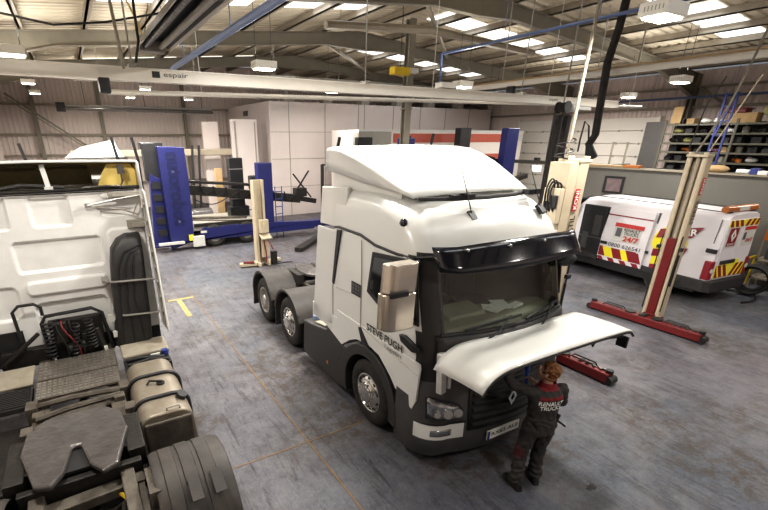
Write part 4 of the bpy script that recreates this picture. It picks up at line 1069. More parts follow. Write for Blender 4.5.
# supply poles
hang([(10.98,4.4,3.66),(11.1,4.15,4.5),(11.15,4.05,5.1),(11.3,3.85,6.9),(11.2,4.0,7.05),(10.7,4.4,7.1)],.020,'galv','grey cable pole rising from the lone column lift to the roof')
hang([(10.85,4.5,3.68),(10.93,4.45,4.5),(11.02,4.3,5.0)],.012,'cable','thin black cable beside the pole over the lone column lift')
hang([(11.0,4.2,3.68),(11.2,3.97,4.6),(11.25,3.85,5.0)],.012,'cream','cream flex twisted round the pole over the lone column lift')
hang([(6.75,4.4,3.66),(6.82,4.42,5.0),(6.95,4.45,7.3)],.024,'galv_lt','pale cable pole rising from the column lift behind the tractor cab')
# cream single-post lift with a red hose at the back
Y = thing('post_lift','short cream single post lift with red hose in front of the blue machine','vehicle lift',(4.88,13.2,0),.1)
b = MB(); b.box(-.18,.18,.10,.14,.05,2.72); b.box(-.18,-.14,-.08,.12,.05,2.72); b.box(.14,.18,-.08,.12,.05,2.72); b.box(-.14,-.1,-.09,-.06,.05,2.72); b.box(.1,.14,-.09,-.06,.05,2.72); b.build('mast','cream',Y,ang=0,bevel=.006)
b = MB(); b.box(-.10,.2,-.24,-.09,1.10,1.52); cb = b.build('control_box','cream',Y,ang=0,bevel=.01)
b = MB(); b.box(.0,.05,-.25,-.24,1.38,1.42); b.build('warning_label','hiyellow',cb,ang=0)
b = MB(); b.boxc((.08,-.22,.98),(.36,.24,.06),(.5,0,0)); b.box(-.05,.22,-.18,-.1,.3,.95); b.build('cable_hood','cream',Y,ang=0,bevel=.01)
b = MB(); b.tube(bez((.02,-.2,.95),(.0,-.26,.6),(.12,-.2,.5),(.05,-.24,.15)),.022,6); b.tube(bez((.1,-.24,.9),(.3,-.35,.7),(.2,-.3,.5),(.3,-.28,.6)),.016,6); b.build('red_hose','cordred',Y)
for s in (-1,1):
    b = MB(); b.box(s*.12-.08 if s < 0 else .12,s*.12+.08 if s > 0 else -.12,-.25,.2,.02,.14); b.bar((s*.2,0,.08),(s*.72,.15,.08),.2,.1); b.build('foot','cream',Y,ang=0,bevel=.01)
b = MB(); b.bar((-.3,-.05,.15),(-.62,.1,.15),.12,.05); b.build('foot_cover','red',Y,ang=0)
b = MB(); b.tube(bez((.4,-.1,.02),(.6,-.3,.02),(.8,-.1,.02),(1.0,-.3,.02)),.015,5); b.boxc((.36,-.18,.25),(.18,.14,.42)); b.build('power_lead','grime',Y)

# ------------------------------------------------------------------ the recovery van
Vn = thing('van','white breakdown van with yellow and red chevrons, its side door open','van',(14.02,4.20,0),R(-7))
VW = .785
def vsec(y, zt, w, zb=.42, r=.16, tum=.13):
    w *= .957; zt = zt-.07 if zt > 2 else zt
    o = [(w,zb),(w+.005,.9),(w-.01,1.25),(w-tum,zt-r)]
    for i in range(1,6):
        a = pi/2*i/5; o.append((w-tum-r*(1-cos(a)),zt-r+r*sin(a)))
    o.append((0,zt+.02))
    return [(x,y,z) for x,z in o]+[(-x,y,z) for x,z in reversed(o[:-1])]
b = MB(); b.loft([vsec(.0,2.28,.76,.55,.12),vsec(.06,2.31,.80,.45),vsec(1.5,2.33,.82),vsec(3.55,2.33,.82),vsec(3.8,2.27,.82),vsec(4.25,1.85,.81,.42,.25,.14),vsec(4.55,1.42,.80,.42,.12,.06),vsec(5.05,1.22,.78,.42,.12,.06),vsec(5.25,1.0,.74,.42,.12,.05)])
b.build('body','vanwhite',Vn,ang=32)
b = MB(); b.add([(-.70,3.92,2.20),(.70,3.92,2.20),(.78,4.42,1.62),(-.78,4.42,1.62)],[(0,1,2,3)]); b.build('windscreen','winblack',Vn,ang=0,solid=.02)
for s in (-1,1):
    b = MB(); b.prism([(3.95,1.3),(4.35,1.35),(4.25,1.75),(3.95,2.05)],'x',s*(VW-.06),s*(VW+.008)); b.build('door_window','winblack',Vn,ang=0)
# open side doorway: shade of the interior painted as a black plate with racking
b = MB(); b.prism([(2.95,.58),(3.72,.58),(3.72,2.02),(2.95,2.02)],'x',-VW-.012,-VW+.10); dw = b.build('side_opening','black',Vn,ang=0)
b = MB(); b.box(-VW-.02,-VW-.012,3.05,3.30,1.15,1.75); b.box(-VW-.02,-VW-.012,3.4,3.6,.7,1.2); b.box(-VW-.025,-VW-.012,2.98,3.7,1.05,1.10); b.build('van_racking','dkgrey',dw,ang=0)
b = MB(); b.box(-VW-.1,-VW+.02,2.9,3.75,.45,.58); b.build('sill_step','dark',Vn,ang=0,bevel=.01)
def vx(z): return VW+.005-(max(0,z-1.25)/.92*.13)
def vside(pts, off, m, name, parent, th=.006, s=-1):
    vs = [(s*(vx(z)+off),y,z) for y,z in pts]+[(s*(vx(z)+off+th),y,z) for y,z in pts]; n = len(pts)
    b = MB(); b.add(vs,[tuple(range(n))[::-1],tuple(range(n,2*n))]+[(i,(i+1)%n,n+(i+1)%n,n+i) for i in range(n)])
    return b.build(name,m,parent,ang=0)
dr_ = vside([(1.58,.50),(2.92,.50),(2.92,1.2),(2.90,2.04),(1.60,2.04),(1.58,1.2)],.035,'vanwhite','sliding_door',Vn,.03)
def vtxt(body,m,y,z,w,h,parent,off,bold=.01):
    return text(body,'van_lettering',m,parent,frame((-(vx(z)+off),y,z),(0,-1,0),(.10,0,1)),w,h,bold=bold)
vside([(1.70,.62),(1.95,.62),(2.1,.92),(1.80,.92)],.067,'hired','chevron',dr_,.003)
for k in range(5):
    a = 1.60+.27*k
    y2 = lambda q: min(2.90,q)
    vside([(a,.62),(y2(a+.27),.62),(y2(a+.40),.90),(y2(a+.13),.90)],.066,('hired','hiyellow')[k%2],'chevron',dr_,.003)
for k in range(4):
    a = 1.62+.36*k; vside([(a,.50),(min(2.9,a+.18),.50),(min(2.9,a+.26),.60),(a+.08,.60)],.066,('hired','vanwhite')[0],'chevron',dr_,.003)
vside([(1.60,1.815),(2.90,1.815),(2.90,1.85),(1.60,1.85)],.066,'hired','pinstripe',dr_,.003)
lg = vside([(1.79,1.12),(2.58,1.12),(2.58,1.60),(1.79,1.60)],.066,'offwhite','sign_panel',dr_,.003)
vside([(1.76,1.53),(2.60,1.53),(2.60,1.64),(1.76,1.64)],.071,'text_red','sign_band',lg,.003)
vtxt('RENAULT','text_black',2.07,1.475,.46,.09,lg,.074); vtxt('TRUCKS','text_black',2.07,1.375,.42,.085,lg,.074); vtxt('24/7','text_red',2.04,1.23,.44,.15,lg,.074,.03)
vside([(2.36,1.26),(2.52,1.26),(2.52,1.5),(2.36,1.5)],.070,'text_grey','sign_badge',lg,.003)
vtxt('0800 626541','text_grey',2.18,1.0,.95,.11,dr_,.072)
vside([(2.70,.97),(2.90,.97),(2.90,1.05),(2.70,1.05)],.068,'black','slide_handle',dr_,.02)
vside([(1.52,.5),(1.57,.5),(1.57,2.05),(1.52,2.05)],.0,'text_grey','door_gap',Vn,.004)
for y_ in (1.50,): vside([(y_,.95),(y_+.16,.95),(y_+.16,1.02),(y_,1.02)],.03,'black','door_latch',Vn,.02)
# rear quarter decal
yc, zc = .98,1.42
def arc_pts(y0,z0,r,n=22): return [(y0+r*cos(2*pi*i/n),z0+r*sin(2*pi*i/n)) for i in range(n)]
vside(arc_pts(1.08,1.36,.42),.004,'hiyellow','decal_disc',Vn,.003)
vside([(.80,.62),(1.40,.62),(1.42,1.35),(.74,1.35)],.004,'hiyellow','decal_panel',Vn,.003)
rp = vside([(.42,1.86),(1.40,1.66),(1.44,1.42),(.62,1.56)],.009,'hired','decal_stripe',Vn,.003)
text('REPAIR','stripe_lettering','text_white',rp,frame((-(vx(1.64)+.017),.90,1.645),(0,-1,.20),(.141,0,1)),.80,.17,bold=.03)
rp = vside([(.60,1.30),(1.42,1.12),(1.42,.92),(.70,1.06)],.009,'hired','decal_stripe',Vn,.003)
text('RENAULT TRUCKS','stripe_lettering','text_white',rp,frame((-(vx(1.1)+.017),.95,1.10),(0,-1,.2),(.0,0,1)),.45,.06,bold=.02)
vside([(.74,.80),(1.40,.70),(1.40,.56),(.80,.62)],.009,'hired','decal_stripe',Vn,.003)
vside([(.12,.5),(.14,.5),(.14,2.1),(.12,2.1)],.001,'text_grey','door_gap',Vn,.003)
b = MB(); b.box(-VW-.035,-VW+.02,-.03,.2,1.30,1.40); b.build('door_hinge','black',Vn,ang=0,bevel=.01)
for s in (-1,1):
    b = MB(); b.box(min(s*.655,s*.80),max(s*.655,s*.80),-.025,.16,.62,1.10); tl = b.build('tail_light','hired',Vn,ang=0,bevel=.03)
    b = MB(); b.cyl((s*.73,-.035,.86),(s*.73,-.02,.86),.06,n=14); b.build('reverse_lens','offwhite',tl)
b = MB(); b.loft([[(x,y,z) for x,y in ((-.82,.55),(-.82,.03),(-.71,-.12),(.71,-.12),(.82,.03),(.82,.55))] for z in (.30,.36,.54,.60)],closed=True); b.build('rear_bumper','dark',Vn,ang=30,bevel=.02)
for s in (-1,1):
    b = MB(); b.box(s*(VW-.02) if s > 0 else -VW-.025,s*(VW-.02) if s < 0 else VW+.025,.5,4.7,.44,.60); b.build('side_trim','dark',Vn,ang=0,bevel=.01)
# rear doors with chevrons
for s in (-1,1):
    b = MB(); b.box(min(s*.01,s*.62),max(s*.01,s*.62),-.022,.03,.64,2.10); dd = b.build('rear_door','vanwhite',Vn,ang=0,bevel=.015)
    b = MB(); b.box(min(s*.08,s*.60),max(s*.08,s*.60),-.028,-.02,1.42,1.92); pn = b.build('door_panel','offwhite',dd,ang=0)
    if s < 0:
        b = MB(); b.box(-.52,-.16,-.034,-.028,1.46,1.90); b.build('badge_panel','hired',pn,ang=0); o2 = diamond(.15,.01,-.036,1.72,-.34).build('badge','text_white',pn,ang=0)
        text('RENAULT','van_lettering','text_white',pn,frame((-.34,-.036,1.51),(1,0,0),(0,0,1)),.30,.055)
    else:
        b = MB(); b.box(.10,.58,-.034,-.028,1.82,1.9); b.build('sign_band','text_red',pn,ang=0); b = MB(); b.box(.12,.22,-.034,-.028,1.58,1.76); b.build('sign_badge','text_grey',pn,ang=0)
        text('24/7','van_lettering','text_red',pn,frame((.40,-.036,1.56),(1,0,0),(0,0,1)),.28,.1,bold=.02)
    # chevrons above and below
    for z0,z1 in ((1.93,2.09),(.66,.98)):
        b = MB(); b.box(min(s*.02,s*.61),max(s*.02,s*.61),-.027,-.02,z0,z1); cp = b.build('chevron_panel','hiyellow',dd,ang=0)
        for k in range(3):
            xa = .03+.20*k; hh = z1-z0
            pts = [(s*xa,z0),(s*(xa+.12),z0),(s*min(.61,xa+.12+hh*.6),z1),(s*min(.61,xa+hh*.6),z1)]
            b = MB(); b.prism(pts,'y',-.031,-.026); b.build('chevron','hired',cp,ang=0)
b = MB(); b.box(-.5,.1,-.05,-.02,1.0,1.10); b.build('rear_handle','black',Vn,ang=0,bevel=.01)
b = MB(); b.box(-.26,.26,-.045,-.03,.99,1.09); b.build('number_plate','hiyellow',Vn,ang=0)
# beacon bar
b = MB(); b.cyl((-.64,.16,2.33),(.62,.16,2.33),.08,n=14); bc = b.build('beacon_bar','amber',Vn)
b = MB(); b.box(-.2,.2,.075,.16,2.29,2.38); b.build('beacon_sign','offwhite',bc,ang=0); b = MB(); b.box(-.5,-.4,.1,.2,2.2,2.3); b.box(.4,.5,.1,.2,2.2,2.3); b.build('beacon_bracket','black',bc,ang=0)
for s in (-1,1):
    b = MB(); b.tube([(s*.55,.1,2.26),(s*.57,1.5,2.28),(s*.57,3.5,2.28)],.012,6); b.build('roof_seam','black',Vn)
for y_ in (1.05,4.3):
    for s in (-1,1):
        t_ = tyre_mb(s,y_,s*.775,.22,.335,.2); wh = t_.build('wheel','rubber',Vn)
        b = MB(); b.rev([(s*(.775-.03),.2),(s*(.775-.02),.17),(s*(.775-.05),.1),(s*(.775-.04),.0001)],(0,y_,.335),'x',24); b.build('hub_cap','duct',wh)
        b = MB(); b.rev([(s*.782,.40),(s*.792,.40),(s*.792,.345),(s*.782,.345)],(0,y_,.36),'x',28); b.build('arch_lip','dark',Vn)
        b = MB(); b.cyl((s*.65,y_,.36),(s*.788,y_,.36),.385,n=28); b.build('wheel_well','black',Vn)
b = MB(); b.box(-.8,.8,.2,4.9,.25,.45); b.build('underbody','black',Vn,ang=0)
# ------------------------------------------------------------------ the mechanic
from mathutils.bvhtree import BVHTree
def capsule(b, p0, p1, r0, r1=None, n=14, sq=None):
    r1 = r0 if r1 is None else r1
    p0 = Vector(p0); p1 = Vector(p1); d = (p1-p0); L = d.length; d = d/L
    a = d.cross(Vector((0,0,1)) if abs(d.z) < .9 else Vector((0,1,0))).normalized(); c = d.cross(a)
    rings = []
    def ring(t, r): rings.append([p0+d*t+(a*cos(2*pi*j/n)+c*sin(2*pi*j/n))*r for j in range(n)])
    for k in (4,3,2,1): ring(-r0*sin(pi/2*k/4.2), r0*cos(pi/2*k/4.2))
    for k in range(5): ring(L*k/4, r0+(r1-r0)*k/4)
    for k in (1,2,3,4): ring(L+r1*sin(pi/2*k/4.2), r1*cos(pi/2*k/4.2))
    b.loft(rings)
def ell_loft(b, secs, n=24):
    """secs: (cx,cy,z,rx,ry)"""
    b.loft([[(cx+rx*math.copysign(abs(cos(2*pi*j/n))**.85,cos(2*pi*j/n)), cy+ry*math.copysign(abs(sin(2*pi*j/n))**.85,sin(2*pi*j/n)), z) for j in range(n)] for cx,cy,z,rx,ry in secs])
def fuse(b, name, mats, parent, vox, smooth=4, fn=None, fac=.5):
    me = bpy.data.meshes.new(name); me.from_pydata(b.v,[],b.f); o = bpy.data.objects.new(name,me); COL.objects.link(o)
    bm = bmesh.new(); bm.from_mesh(me); bmesh.ops.recalc_face_normals(bm,faces=bm.faces); bm.to_mesh(me); bm.free()
    md = o.modifiers.new('r','REMESH'); md.mode = 'VOXEL'; md.voxel_size = vox; md.use_smooth_shade = True
    if smooth: sm = o.modifiers.new('s','SMOOTH'); sm.iterations = smooth; sm.factor = fac
    dg = bpy.context.evaluated_depsgraph_get(); dg.update()
    m2 = bpy.data.meshes.new_from_object(o.evaluated_get(dg)); bpy.data.objects.remove(o); m2.name = name
    m2.materials.clear()
    for m_ in mats: m2.materials.append(M[m_])
    if fn: fn(m2)
    m2.polygons.foreach_set('use_smooth',[True]*len(m2.polygons)); m2.update()
    o = bpy.data.objects.new(name,m2); COL.objects.link(o); o.parent = parent
    return o
PX = thing('person','mechanic in charcoal overalls with red collar reaching up under the lifted truck panel','person',(4.10,2.37,0),R(-21)); PX.scale = (.955,.955,.955)
HC = Vector((.0,.045,1.62))       # head centre
HR = Matrix.Rotation(R(42),4,'Z') @ Matrix.Rotation(R(12),4,'X')
def hp(x,y,z): return HC + (HR @ Vector((x,y,z)))
ARM_L = [(-.19,.0,1.40),(-.40,.06,1.48),(-.53,.12,1.68)]
ARM_R = [(.19,.0,1.40),(.30,.08,1.16),(.06,.30,1.33)]
LEG = {-1:[(-.10,.0,.92),(-.145,.035,.49),(-.165,-.01,.10)], 1:[(.10,.0,.92),(.125,.08,.49),(.125,.06,.10)]}
# body: head with face, neck, trunk, limbs and hands as one skin
b = MB()
def hball(c, r, n=16):
    q = MB(); q.ball((0,0,0),r,n); Mx = Matrix.Translation(hp(*c)) @ HR; b.merge(q,Mx)
hball((0,-.005,.035),(.078,.095,.085),20); hball((0,.03,-.03),(.062,.068,.075)); hball((0,.045,-.085),(.04,.04,.03))
hball((0,.088,.03),(.055,.02,.018)); hball((0,.104,-.012),(.014,.02,.022)); hball((0,.095,.012),(.010,.014,.03)); hball((0,.086,-.05),(.026,.014,.010)); hball((0,.085,-.066),(.024,.012,.008))
for s in (-1,1):
    hball((s*.08,-.008,.0),(.010,.024,.034),12); hball((s*.05,.06,-.02),(.022,.022,.02)); 
capsule(b,hp(0,-.02,-.05),(0,.0,1.42),.058,.066)
ell_loft(b,[(0,0,.86,.12,.085),(0,0,.95,.14,.095),(0,0,1.08,.125,.085),(0,0,1.25,.145,.10),(0,0,1.38,.14,.085),(0,0,1.45,.07,.06)])
for A_ in (ARM_L,ARM_R):
    capsule(b,A_[0],A_[1],.046,.038); capsule(b,A_[1],A_[2],.038,.026)
def hand(A_, palm_n, curl, side):
    """five-fingered hand continuing the forearm; palm_n = direction the palm faces"""
    w = Vector(A_[2]); d = (w-Vector(A_[1])).normalized(); pn = Vector(palm_n); pn = (pn-d*pn.dot(d)).normalized(); sd = d.cross(pn).normalized()*side
    pc = w+d*.05
    for k in range(4):
        o = (k-1.5)*.021; base = w+sd*o*.8+d*.02; kn = w+sd*o+d*(.088-.004*abs(k-1.3))
        capsule(b,base,kn,.0135,.0115,10)
        L1,L2,L3 = [(.040,.025,.019),(.045,.029,.021),(.042,.027,.02),(.033,.02,.017)][k]
        a0 = curl*(.8+.08*k); p = kn; dir_ = d; r = .0098-.0006*k
        for Ln,aa in ((L1,a0),(L2,a0*1.9),(L3,a0*2.5)):
            q = p+(d*cos(aa)+pn*sin(aa)+sd*o*.35/.1*.1)*Ln; capsule(b,p,q,r,r*.92,8); p = q; r *= .93
    t0 = w+d*.03-sd*.028; t1 = t0+(-sd*.7+d*.6+pn*.3).normalized()*.042; t2 = t1+(-sd*.15+d*.8+pn*.55).normalized()*.032; t3 = t2+(sd*.1+d*.8+pn*.6).normalized()*.022
    capsule(b,t0,t1,.015,.012,8); capsule(b,t1,t2,.0115,.0105,8); capsule(b,t2,t3,.0105,.009,8)
hand(ARM_L,(.2,.4,.8),.55,1); hand(ARM_R,(-.8,.3,.1),.8,-1)
for s in (-1,1):
    capsule(b,LEG[s][0],LEG[s][1],.078,.052); capsule(b,LEG[s][1],LEG[s][2],.05,.036); capsule(b,LEG[s][2],Vector(LEG[s][2])+Vector((s*.02,.13,-.055)),.035,.03)
body = fuse(b,'body',['skin'],PX,.0062,3)
# eyes sit in the face
for s in (-1,1):
    q = MB(); q.ball((0,0,0),.0125,12); q.xform(Matrix.Translation(hp(s*.031,.083,.012)) @ HR); q.build('eye','paper',PX)
    q = MB(); q.ball((0,0,0),(.006,.004,.006),10); q.xform(Matrix.Translation(hp(s*.031,.095,.012)) @ HR); q.build('iris','leather',PX)
# curly hair
b = MB(); rnd = random.Random(4)
q = MB(); q.ball((0,-.02,.05),(.088,.098,.085),18); b.merge(q,Matrix.Translation(HC) @ HR)
for i in range(230):
    u = rnd.uniform(-1,1); a = rnd.uniform(0,2*pi); r = sqrt(1-u*u); p = Vector((r*cos(a)*.088,-.02+r*sin(a)*.098,.045+u*.085))
    if p.z < -.045 or (p.y > .035 and p.z < .075) or (abs(p.x) > .07 and p.z < .0 and p.y > -.02): continue
    q = MB(); q.ball(p,rnd.uniform(.012,.02),8); b.merge(q,Matrix.Translation(HC) @ HR)
for i in range(30):
    a = pi+pi*(i/29); p = Vector((.074*cos(a),-.02+.088*sin(a),-.04)); q = MB(); q.ball(p,.017,8); b.merge(q,Matrix.Translation(HC) @ HR)
fuse(b,'hair',['hair'],PX,.006,1)
# overalls
b = MB()
ell_loft(b,[(0,.0,.83,.165,.125),(0,-.005,.90,.18,.135),(0,-.005,.98,.178,.13),(0,0,1.06,.165,.118),(0,0,1.16,.172,.122),(0,-.005,1.28,.195,.132),(0,-.01,1.37,.198,.120),(0,-.005,1.43,.15,.10),(0,0,1.47,.095,.085)])
capsule(b,(-.12,-.005,1.37),ARM_L[0],.085,.078); capsule(b,(.12,-.005,1.37),ARM_R[0],.085,.078)
for A_ in (ARM_L,ARM_R):
    capsule(b,A_[0],A_[1],.074,.060); capsule(b,A_[1],Vector(A_[1]).lerp(Vector(A_[2]),.80),.060,.047)
for s in (-1,1):
    H0,K_,An = [Vector(p) for p in LEG[s]]
    capsule(b,H0+Vector((0,-.005,0)),K_,.108,.084); capsule(b,K_,An+Vector((0,0,.03)),.082,.076)
    ell_loft(b,[(An.x,An.y,.085,.084,.084),(An.x,An.y,.13,.086,.086),(An.x,An.y,.2,.08,.08)])
b.box(-.005,.005,-.005,.005,.8,.9)
def cloth_fn(me):
    for v in me.vertices:
        x,y,z = v.co; n = v.normal
        w_ = .004*sin(38*z+9*x+6*sin(14*y))+.003*sin(60*z-22*x)+.0025*sin(75*x+40*z)
        if abs(z-1.03) < .06: w_ += .006*sin(110*z+3*sin(20*x))
        if z < .32: w_ += .007*sin(85*z+5*sin(12*x))
        if .40 < z < .56: w_ += .004*sin(100*z+20*y)
        v.co = v.co+n*w_
    mi = []
    for p in me.polygons:
        c = p.center; r = 0
        if c.z > 1.445 and abs(c.x) < .11: r = 1
        elif c.y > -.03 and .47 < c.z < .60 and (c.x > .21 or c.x < -.19): r = 2
        elif .50 < c.z < .62 and c.x < -.17 and c.y < .06: r = 2
        elif .72 < c.z < .78 and c.x > .17: r = 2
        mi.append(r)
    me.polygons.foreach_set('material_index',mi)
cv = fuse(b,'overalls',['cloth','clothred','patchred'],PX,.0105,5,cloth_fn)
b = MB(); k = 26
for (z,r1,r2,hh) in ((1.475,.082,.075,.055),):
    rings = []
    for i in range(k+1):
        a = 2*pi*i/k; ca,sa = cos(a),sin(a); f = .6 if sa > .8 else 1
        ring = []
        for rr,zz in ((1.12,z-.025),(1.17,z+.02),(1.02,z+hh*f),(.96,z+hh*f-.004),(1.0,z-.02)): ring.append((ca*r1*rr,.0+sa*r2*rr,zz))
        rings.append(ring)
    b.loft(rings,caps=False)
b.build('collar','clothred',PX,ang=60)
bv = BVHTree.FromPolygons([v.co.copy() for v in cv.data.vertices],[tuple(p.vertices) for p in cv.data.polygons])
def onto_back(me, off):
    for v in me.vertices:
        h = bv.ray_cast(Vector((v.co.x,-.6,v.co.z)),Vector((0,1,0)))
        if h[0] is not None: v.co.y = h[0].y-off
b = MB(); b.grid([[(-.14+.28*i/14,-.2,1.345+.04*j/3) for i in range(15)] for j in range(4)]); o = b.build('back_stripe','clothred',PX); onto_back(o.data,.004)
for body_,z,w_,h_ in (('RENAULT',1.305,.29,.055),('TRUCKS',1.242,.26,.053)):
    o = text(body_,'back_lettering','text_white',PX,frame((0,-.2,z),(1,0,0),(0,0,1)),w_,h_,bold=.025); onto_back(o.data,.005)
b = MB(); b.grid([[(-.178+.356*i/16,-.2,1.01+.03*j/2) for i in range(17)] for j in range(3)]); o = b.build('waistband','cloth',PX); onto_back(o.data,.006)
b = MB(); b.boxc((.20,-.02,1.0),(.03,.03,.13),(0,.3,0)); b.build('waist_tab','cloth',PX)
for s in (-1,1):
    An = Vector(LEG[s][2]); b = MB(); ox = s*.015
    rings = []
    for yy,rx,zt,zb in ((-.095,.030,.075,.0),(-.085,.042,.12,0),(-.03,.046,.15,0),(.03,.048,.135,0),(.09,.051,.095,0),(.15,.050,.075,0),(.19,.040,.06,.004),(.21,.018,.045,.012)):
        ring = []
        for x_,z_ in ((-1,0),(-1.03,.35),(-.8,.8),(-.35,1),(.35,1),(.8,.8),(1.03,.35),(1,0)): ring.append((An.x+ox*(yy/.2)+x_*rx,An.y+yy,zb+(zt-zb)*z_))
        rings.append(ring)
    b.loft(rings); bo = b.build('boot','leather',PX,ang=60,sub=1)
    b = MB(); b.prism([(An.x+ox*(yy/.2)+x_,An.y+yy) for x_,yy in ((-.035,-.10),(-.052,0),(-.056,.1),(-.045,.19),(0,.218),(.045,.19),(.056,.1),(.052,0),(.035,-.10))],'z',0,.022); b.build('sole','rubber',bo,ang=0,bevel=.004)
# the glove on the raised hand and the blue inspection lamp
b = MB(); w = Vector(ARM_L[2]); d = (w-Vector(ARM_L[1])).normalized(); capsule(b,w-d*.05,w-d*.0,.043,.037); b.build('cuff','glove',PX)
w = Vector(ARM_R[2]); d = (w-Vector(ARM_R[1])).normalized()
tl = thing('inspection_lamp','blue hand lamp held up beside the mechanic in front of the grille','tool',(0,0,0))
tl.location = PX.location; tl.rotation_euler = (0,0,R(-21)); tl.scale = PX.scale
pc = w+d*.075+Vector((-.035,.012,0.0))
b = MB(); b.cyl(pc+Vector((.0,-.01,-.09)),pc+Vector((-.01,.01,.10)),.021,n=14); b.build('grip','tooblue',tl)
b = MB(); b.cyl(pc+Vector((-.01,.01,.10)),pc+Vector((-.02,.02,.20)),.028,.034,n=14); b.build('lamp_head','tooblue',tl)
b = MB(); b.cyl(pc+Vector((-.02,.02,.20)),pc+Vector((-.021,.021,.21)),.03,n=14); b.build('lens','offwhite',tl)
# ------------------------------------------------------------------ blue frame-straightening machine at the back left
BM = thing('straightening_machine','large blue frame machine with tall lettered tower and black press arm','machine',(0,0,0))
b = MB(); b.prism([(2.66,.05),(3.50,.30),(3.56,2.4),(3.52,3.62),(2.64,3.66)],'y',16.6,17.1); tw = b.build('tower','blue',BM,ang=0,bevel=.03)
text('autorobot','tower_lettering','blue_dk',tw,frame((3.10,16.592,2.2),(0,0,-1),(1,0,0)),2.55,.50,bold=.04)
b = MB(); b.box(2.2,2.66,17.1,17.5,2.5,3.75); b.box(2.15,2.9,17.15,17.7,3.55,3.78); b.build('tower_head','black',BM,ang=0,bevel=.02)
b = MB(); b.prism([(2.1,.1),(2.66,.1),(2.66,2.55),(2.3,2.75)],'y',16.95,17.3); b.build('side_tower','blue',BM,ang=0,bevel=.02)
for k in range(5):
    b = MB(); b.box(2.3,2.62,16.90,16.95,.55+.42*k,.78+.42*k); b.build('louvre','black',BM,ang=0)
b = MB(); b.prism([(2.1,.25),(3.6,.28),(3.9,.75),(6.2,.75),(8.6,.62),(8.6,.30),(4.2,.30)],'y',16.55,16.75); b.box(6.3,9.6,16.6,17.0,.35,.62); b.build('base_beam','blue',BM,ang=0,bevel=.02)
b = MB(); b.box(3.5,6.4,16.8,19.6,.62,.78); b.build('platform','duct',BM,ang=0,bevel=.02)
b = MB(); b.box(3.6,6.3,16.75,16.9,.78,.88); b.box(3.5,6.2,19.4,19.6,.4,.62); b.build('platform_rail','grime',BM,ang=0)
b = MB(); b.bar((3.6,18.5,.86),(5.8,17.2,.92),.25,.08); b.build('tow_ramp','rail',BM,ang=0)
b = MB(); b.prism([(6.22,.3),(6.80,.3),(6.80,3.03),(6.20,3.03)],'y',16.62,17.0); b.build('post','blue',BM,ang=0,bevel=.03)
b = MB(); b.bar((3.5,17.6,2.1),(8.4,17.6,1.45),.35,.34); b.bar((3.5,17.5,2.4),(6.2,17.5,2.15),.25,.10)
for k in range(9): b.tube([(3.6+.5*k,17.38,2.30-.06*k),(3.75+.5*k,17.33,1.9-.06*k),(4.1+.5*k,17.38,2.1-.06*k)],.035,5)
ar = b.build('press_arm','grime',BM,ang=0,bevel=.03)
b = MB(); b.bar((8.2,17.6,1.5),(9.2,17.6,1.3),.25,.20); b.bar((8.2,17.5,1.75),(8.9,17.6,2.6),.06,.06); b.bar((8.9,17.4,1.5),(8.1,17.5,2.5),.06,.06); b.box(8.2,8.7,17.4,17.8,1.55,1.9); b.build('arm_head','grime',ar,ang=0,bevel=.01)
b = MB(); b.tube([(3.8+.1*k,17.4,1.75-.25*sin(pi*k/14)) for k in range(15)],.02,5); b.tube([(5.4+.08*k,17.4,1.45-.3*sin(pi*k/14)) for k in range(15)],.018,5); b.build('arm_hose','cable',ar)
for xx in (4.3,5.6):
    t_ = tyre_mb(-1,0,-.2,.4,.42,.24); t_.xform(Matrix.Translation((xx,16.75,0)) @ Matrix.Rotation(pi/2,4,'Z')); wh = t_.build('wheel','rubber',BM)
    b = MB(); b.cyl((xx,16.62,.42),(xx,16.75,.42),.24,n=20); b.build('rim','duct',wh)
b = MB(); b.box(3.42,3.86,16.45,16.55,.10,.50); b.build('valve_box','offwhite',BM,ang=0,bevel=.01)
b = MB(); b.box(3.30,3.46,16.53,16.55,.34,.56); b.build('hazard_label','hiyellow',BM,ang=0)
b = MB(); b.box(3.75,3.98,16.53,16.55,.58,.66); b.build('hazard_label','offwhite',BM,ang=0)
b = MB(); b.box(2.2,3.1,16.4,16.55,.28,.36); b.build('label_strip','offwhite',BM,ang=0)
b = MB()
for k in range(6): b.tube([(6.95,16.8,.4+.3*k),(7.25,16.8,.4+.3*k)],.02,6)
b.tube([(6.95,16.8,.0),(6.95,16.8,2.1)],.02,6); b.tube([(7.25,16.8,.0),(7.25,16.8,2.1)],.02,6); b.build('access_ladder','blueladder',BM)
b = MB(); b.bar((6.7,14.2,.08),(8.3,15.7,.08),.3,.14); tag(b.build('steel_ramp','grime',ang=0),'dark steel ramp on the floor behind the tractor, nearer the blue machine','ramp')
b = MB(); b.bar((7.9,13.3,.08),(9.6,14.9,.08),.3,.14); tag(b.build('steel_ramp','grime',ang=0),'dark steel ramp on the floor behind the tractor, farther from the blue machine','ramp')
b = MB(); b.box(5.62,6.2,18.35,18.75,.5,3.15); b.box(5.5,6.35,18.3,18.8,.5,1.2); bp_ = b.build('rear_post','black',BM,ang=0,bevel=.03)
for k in range(3):
    b = MB(); b.box(5.60,6.22,18.33,18.35,1.5+.6*k,1.54+.6*k); b.build('post_rung','steel',bp_,ang=0)
b = MB(); b.box(6.35,6.75,18.0,18.3,1.9,2.45); b.build('motor_box','dark',BM,ang=0,bevel=.05)
b = MB(); b.box(5.5,5.8,20.1,20.3,.0,2.65); tag(b.build('timber_post','cardboard',ang=0,bevel=.01),'brown wooden post standing behind the blue machine','post')
dr2 = thing('oil_drum','dull grey drum lying on its side behind the blue machine','drum',(4.5,20.0,.62))
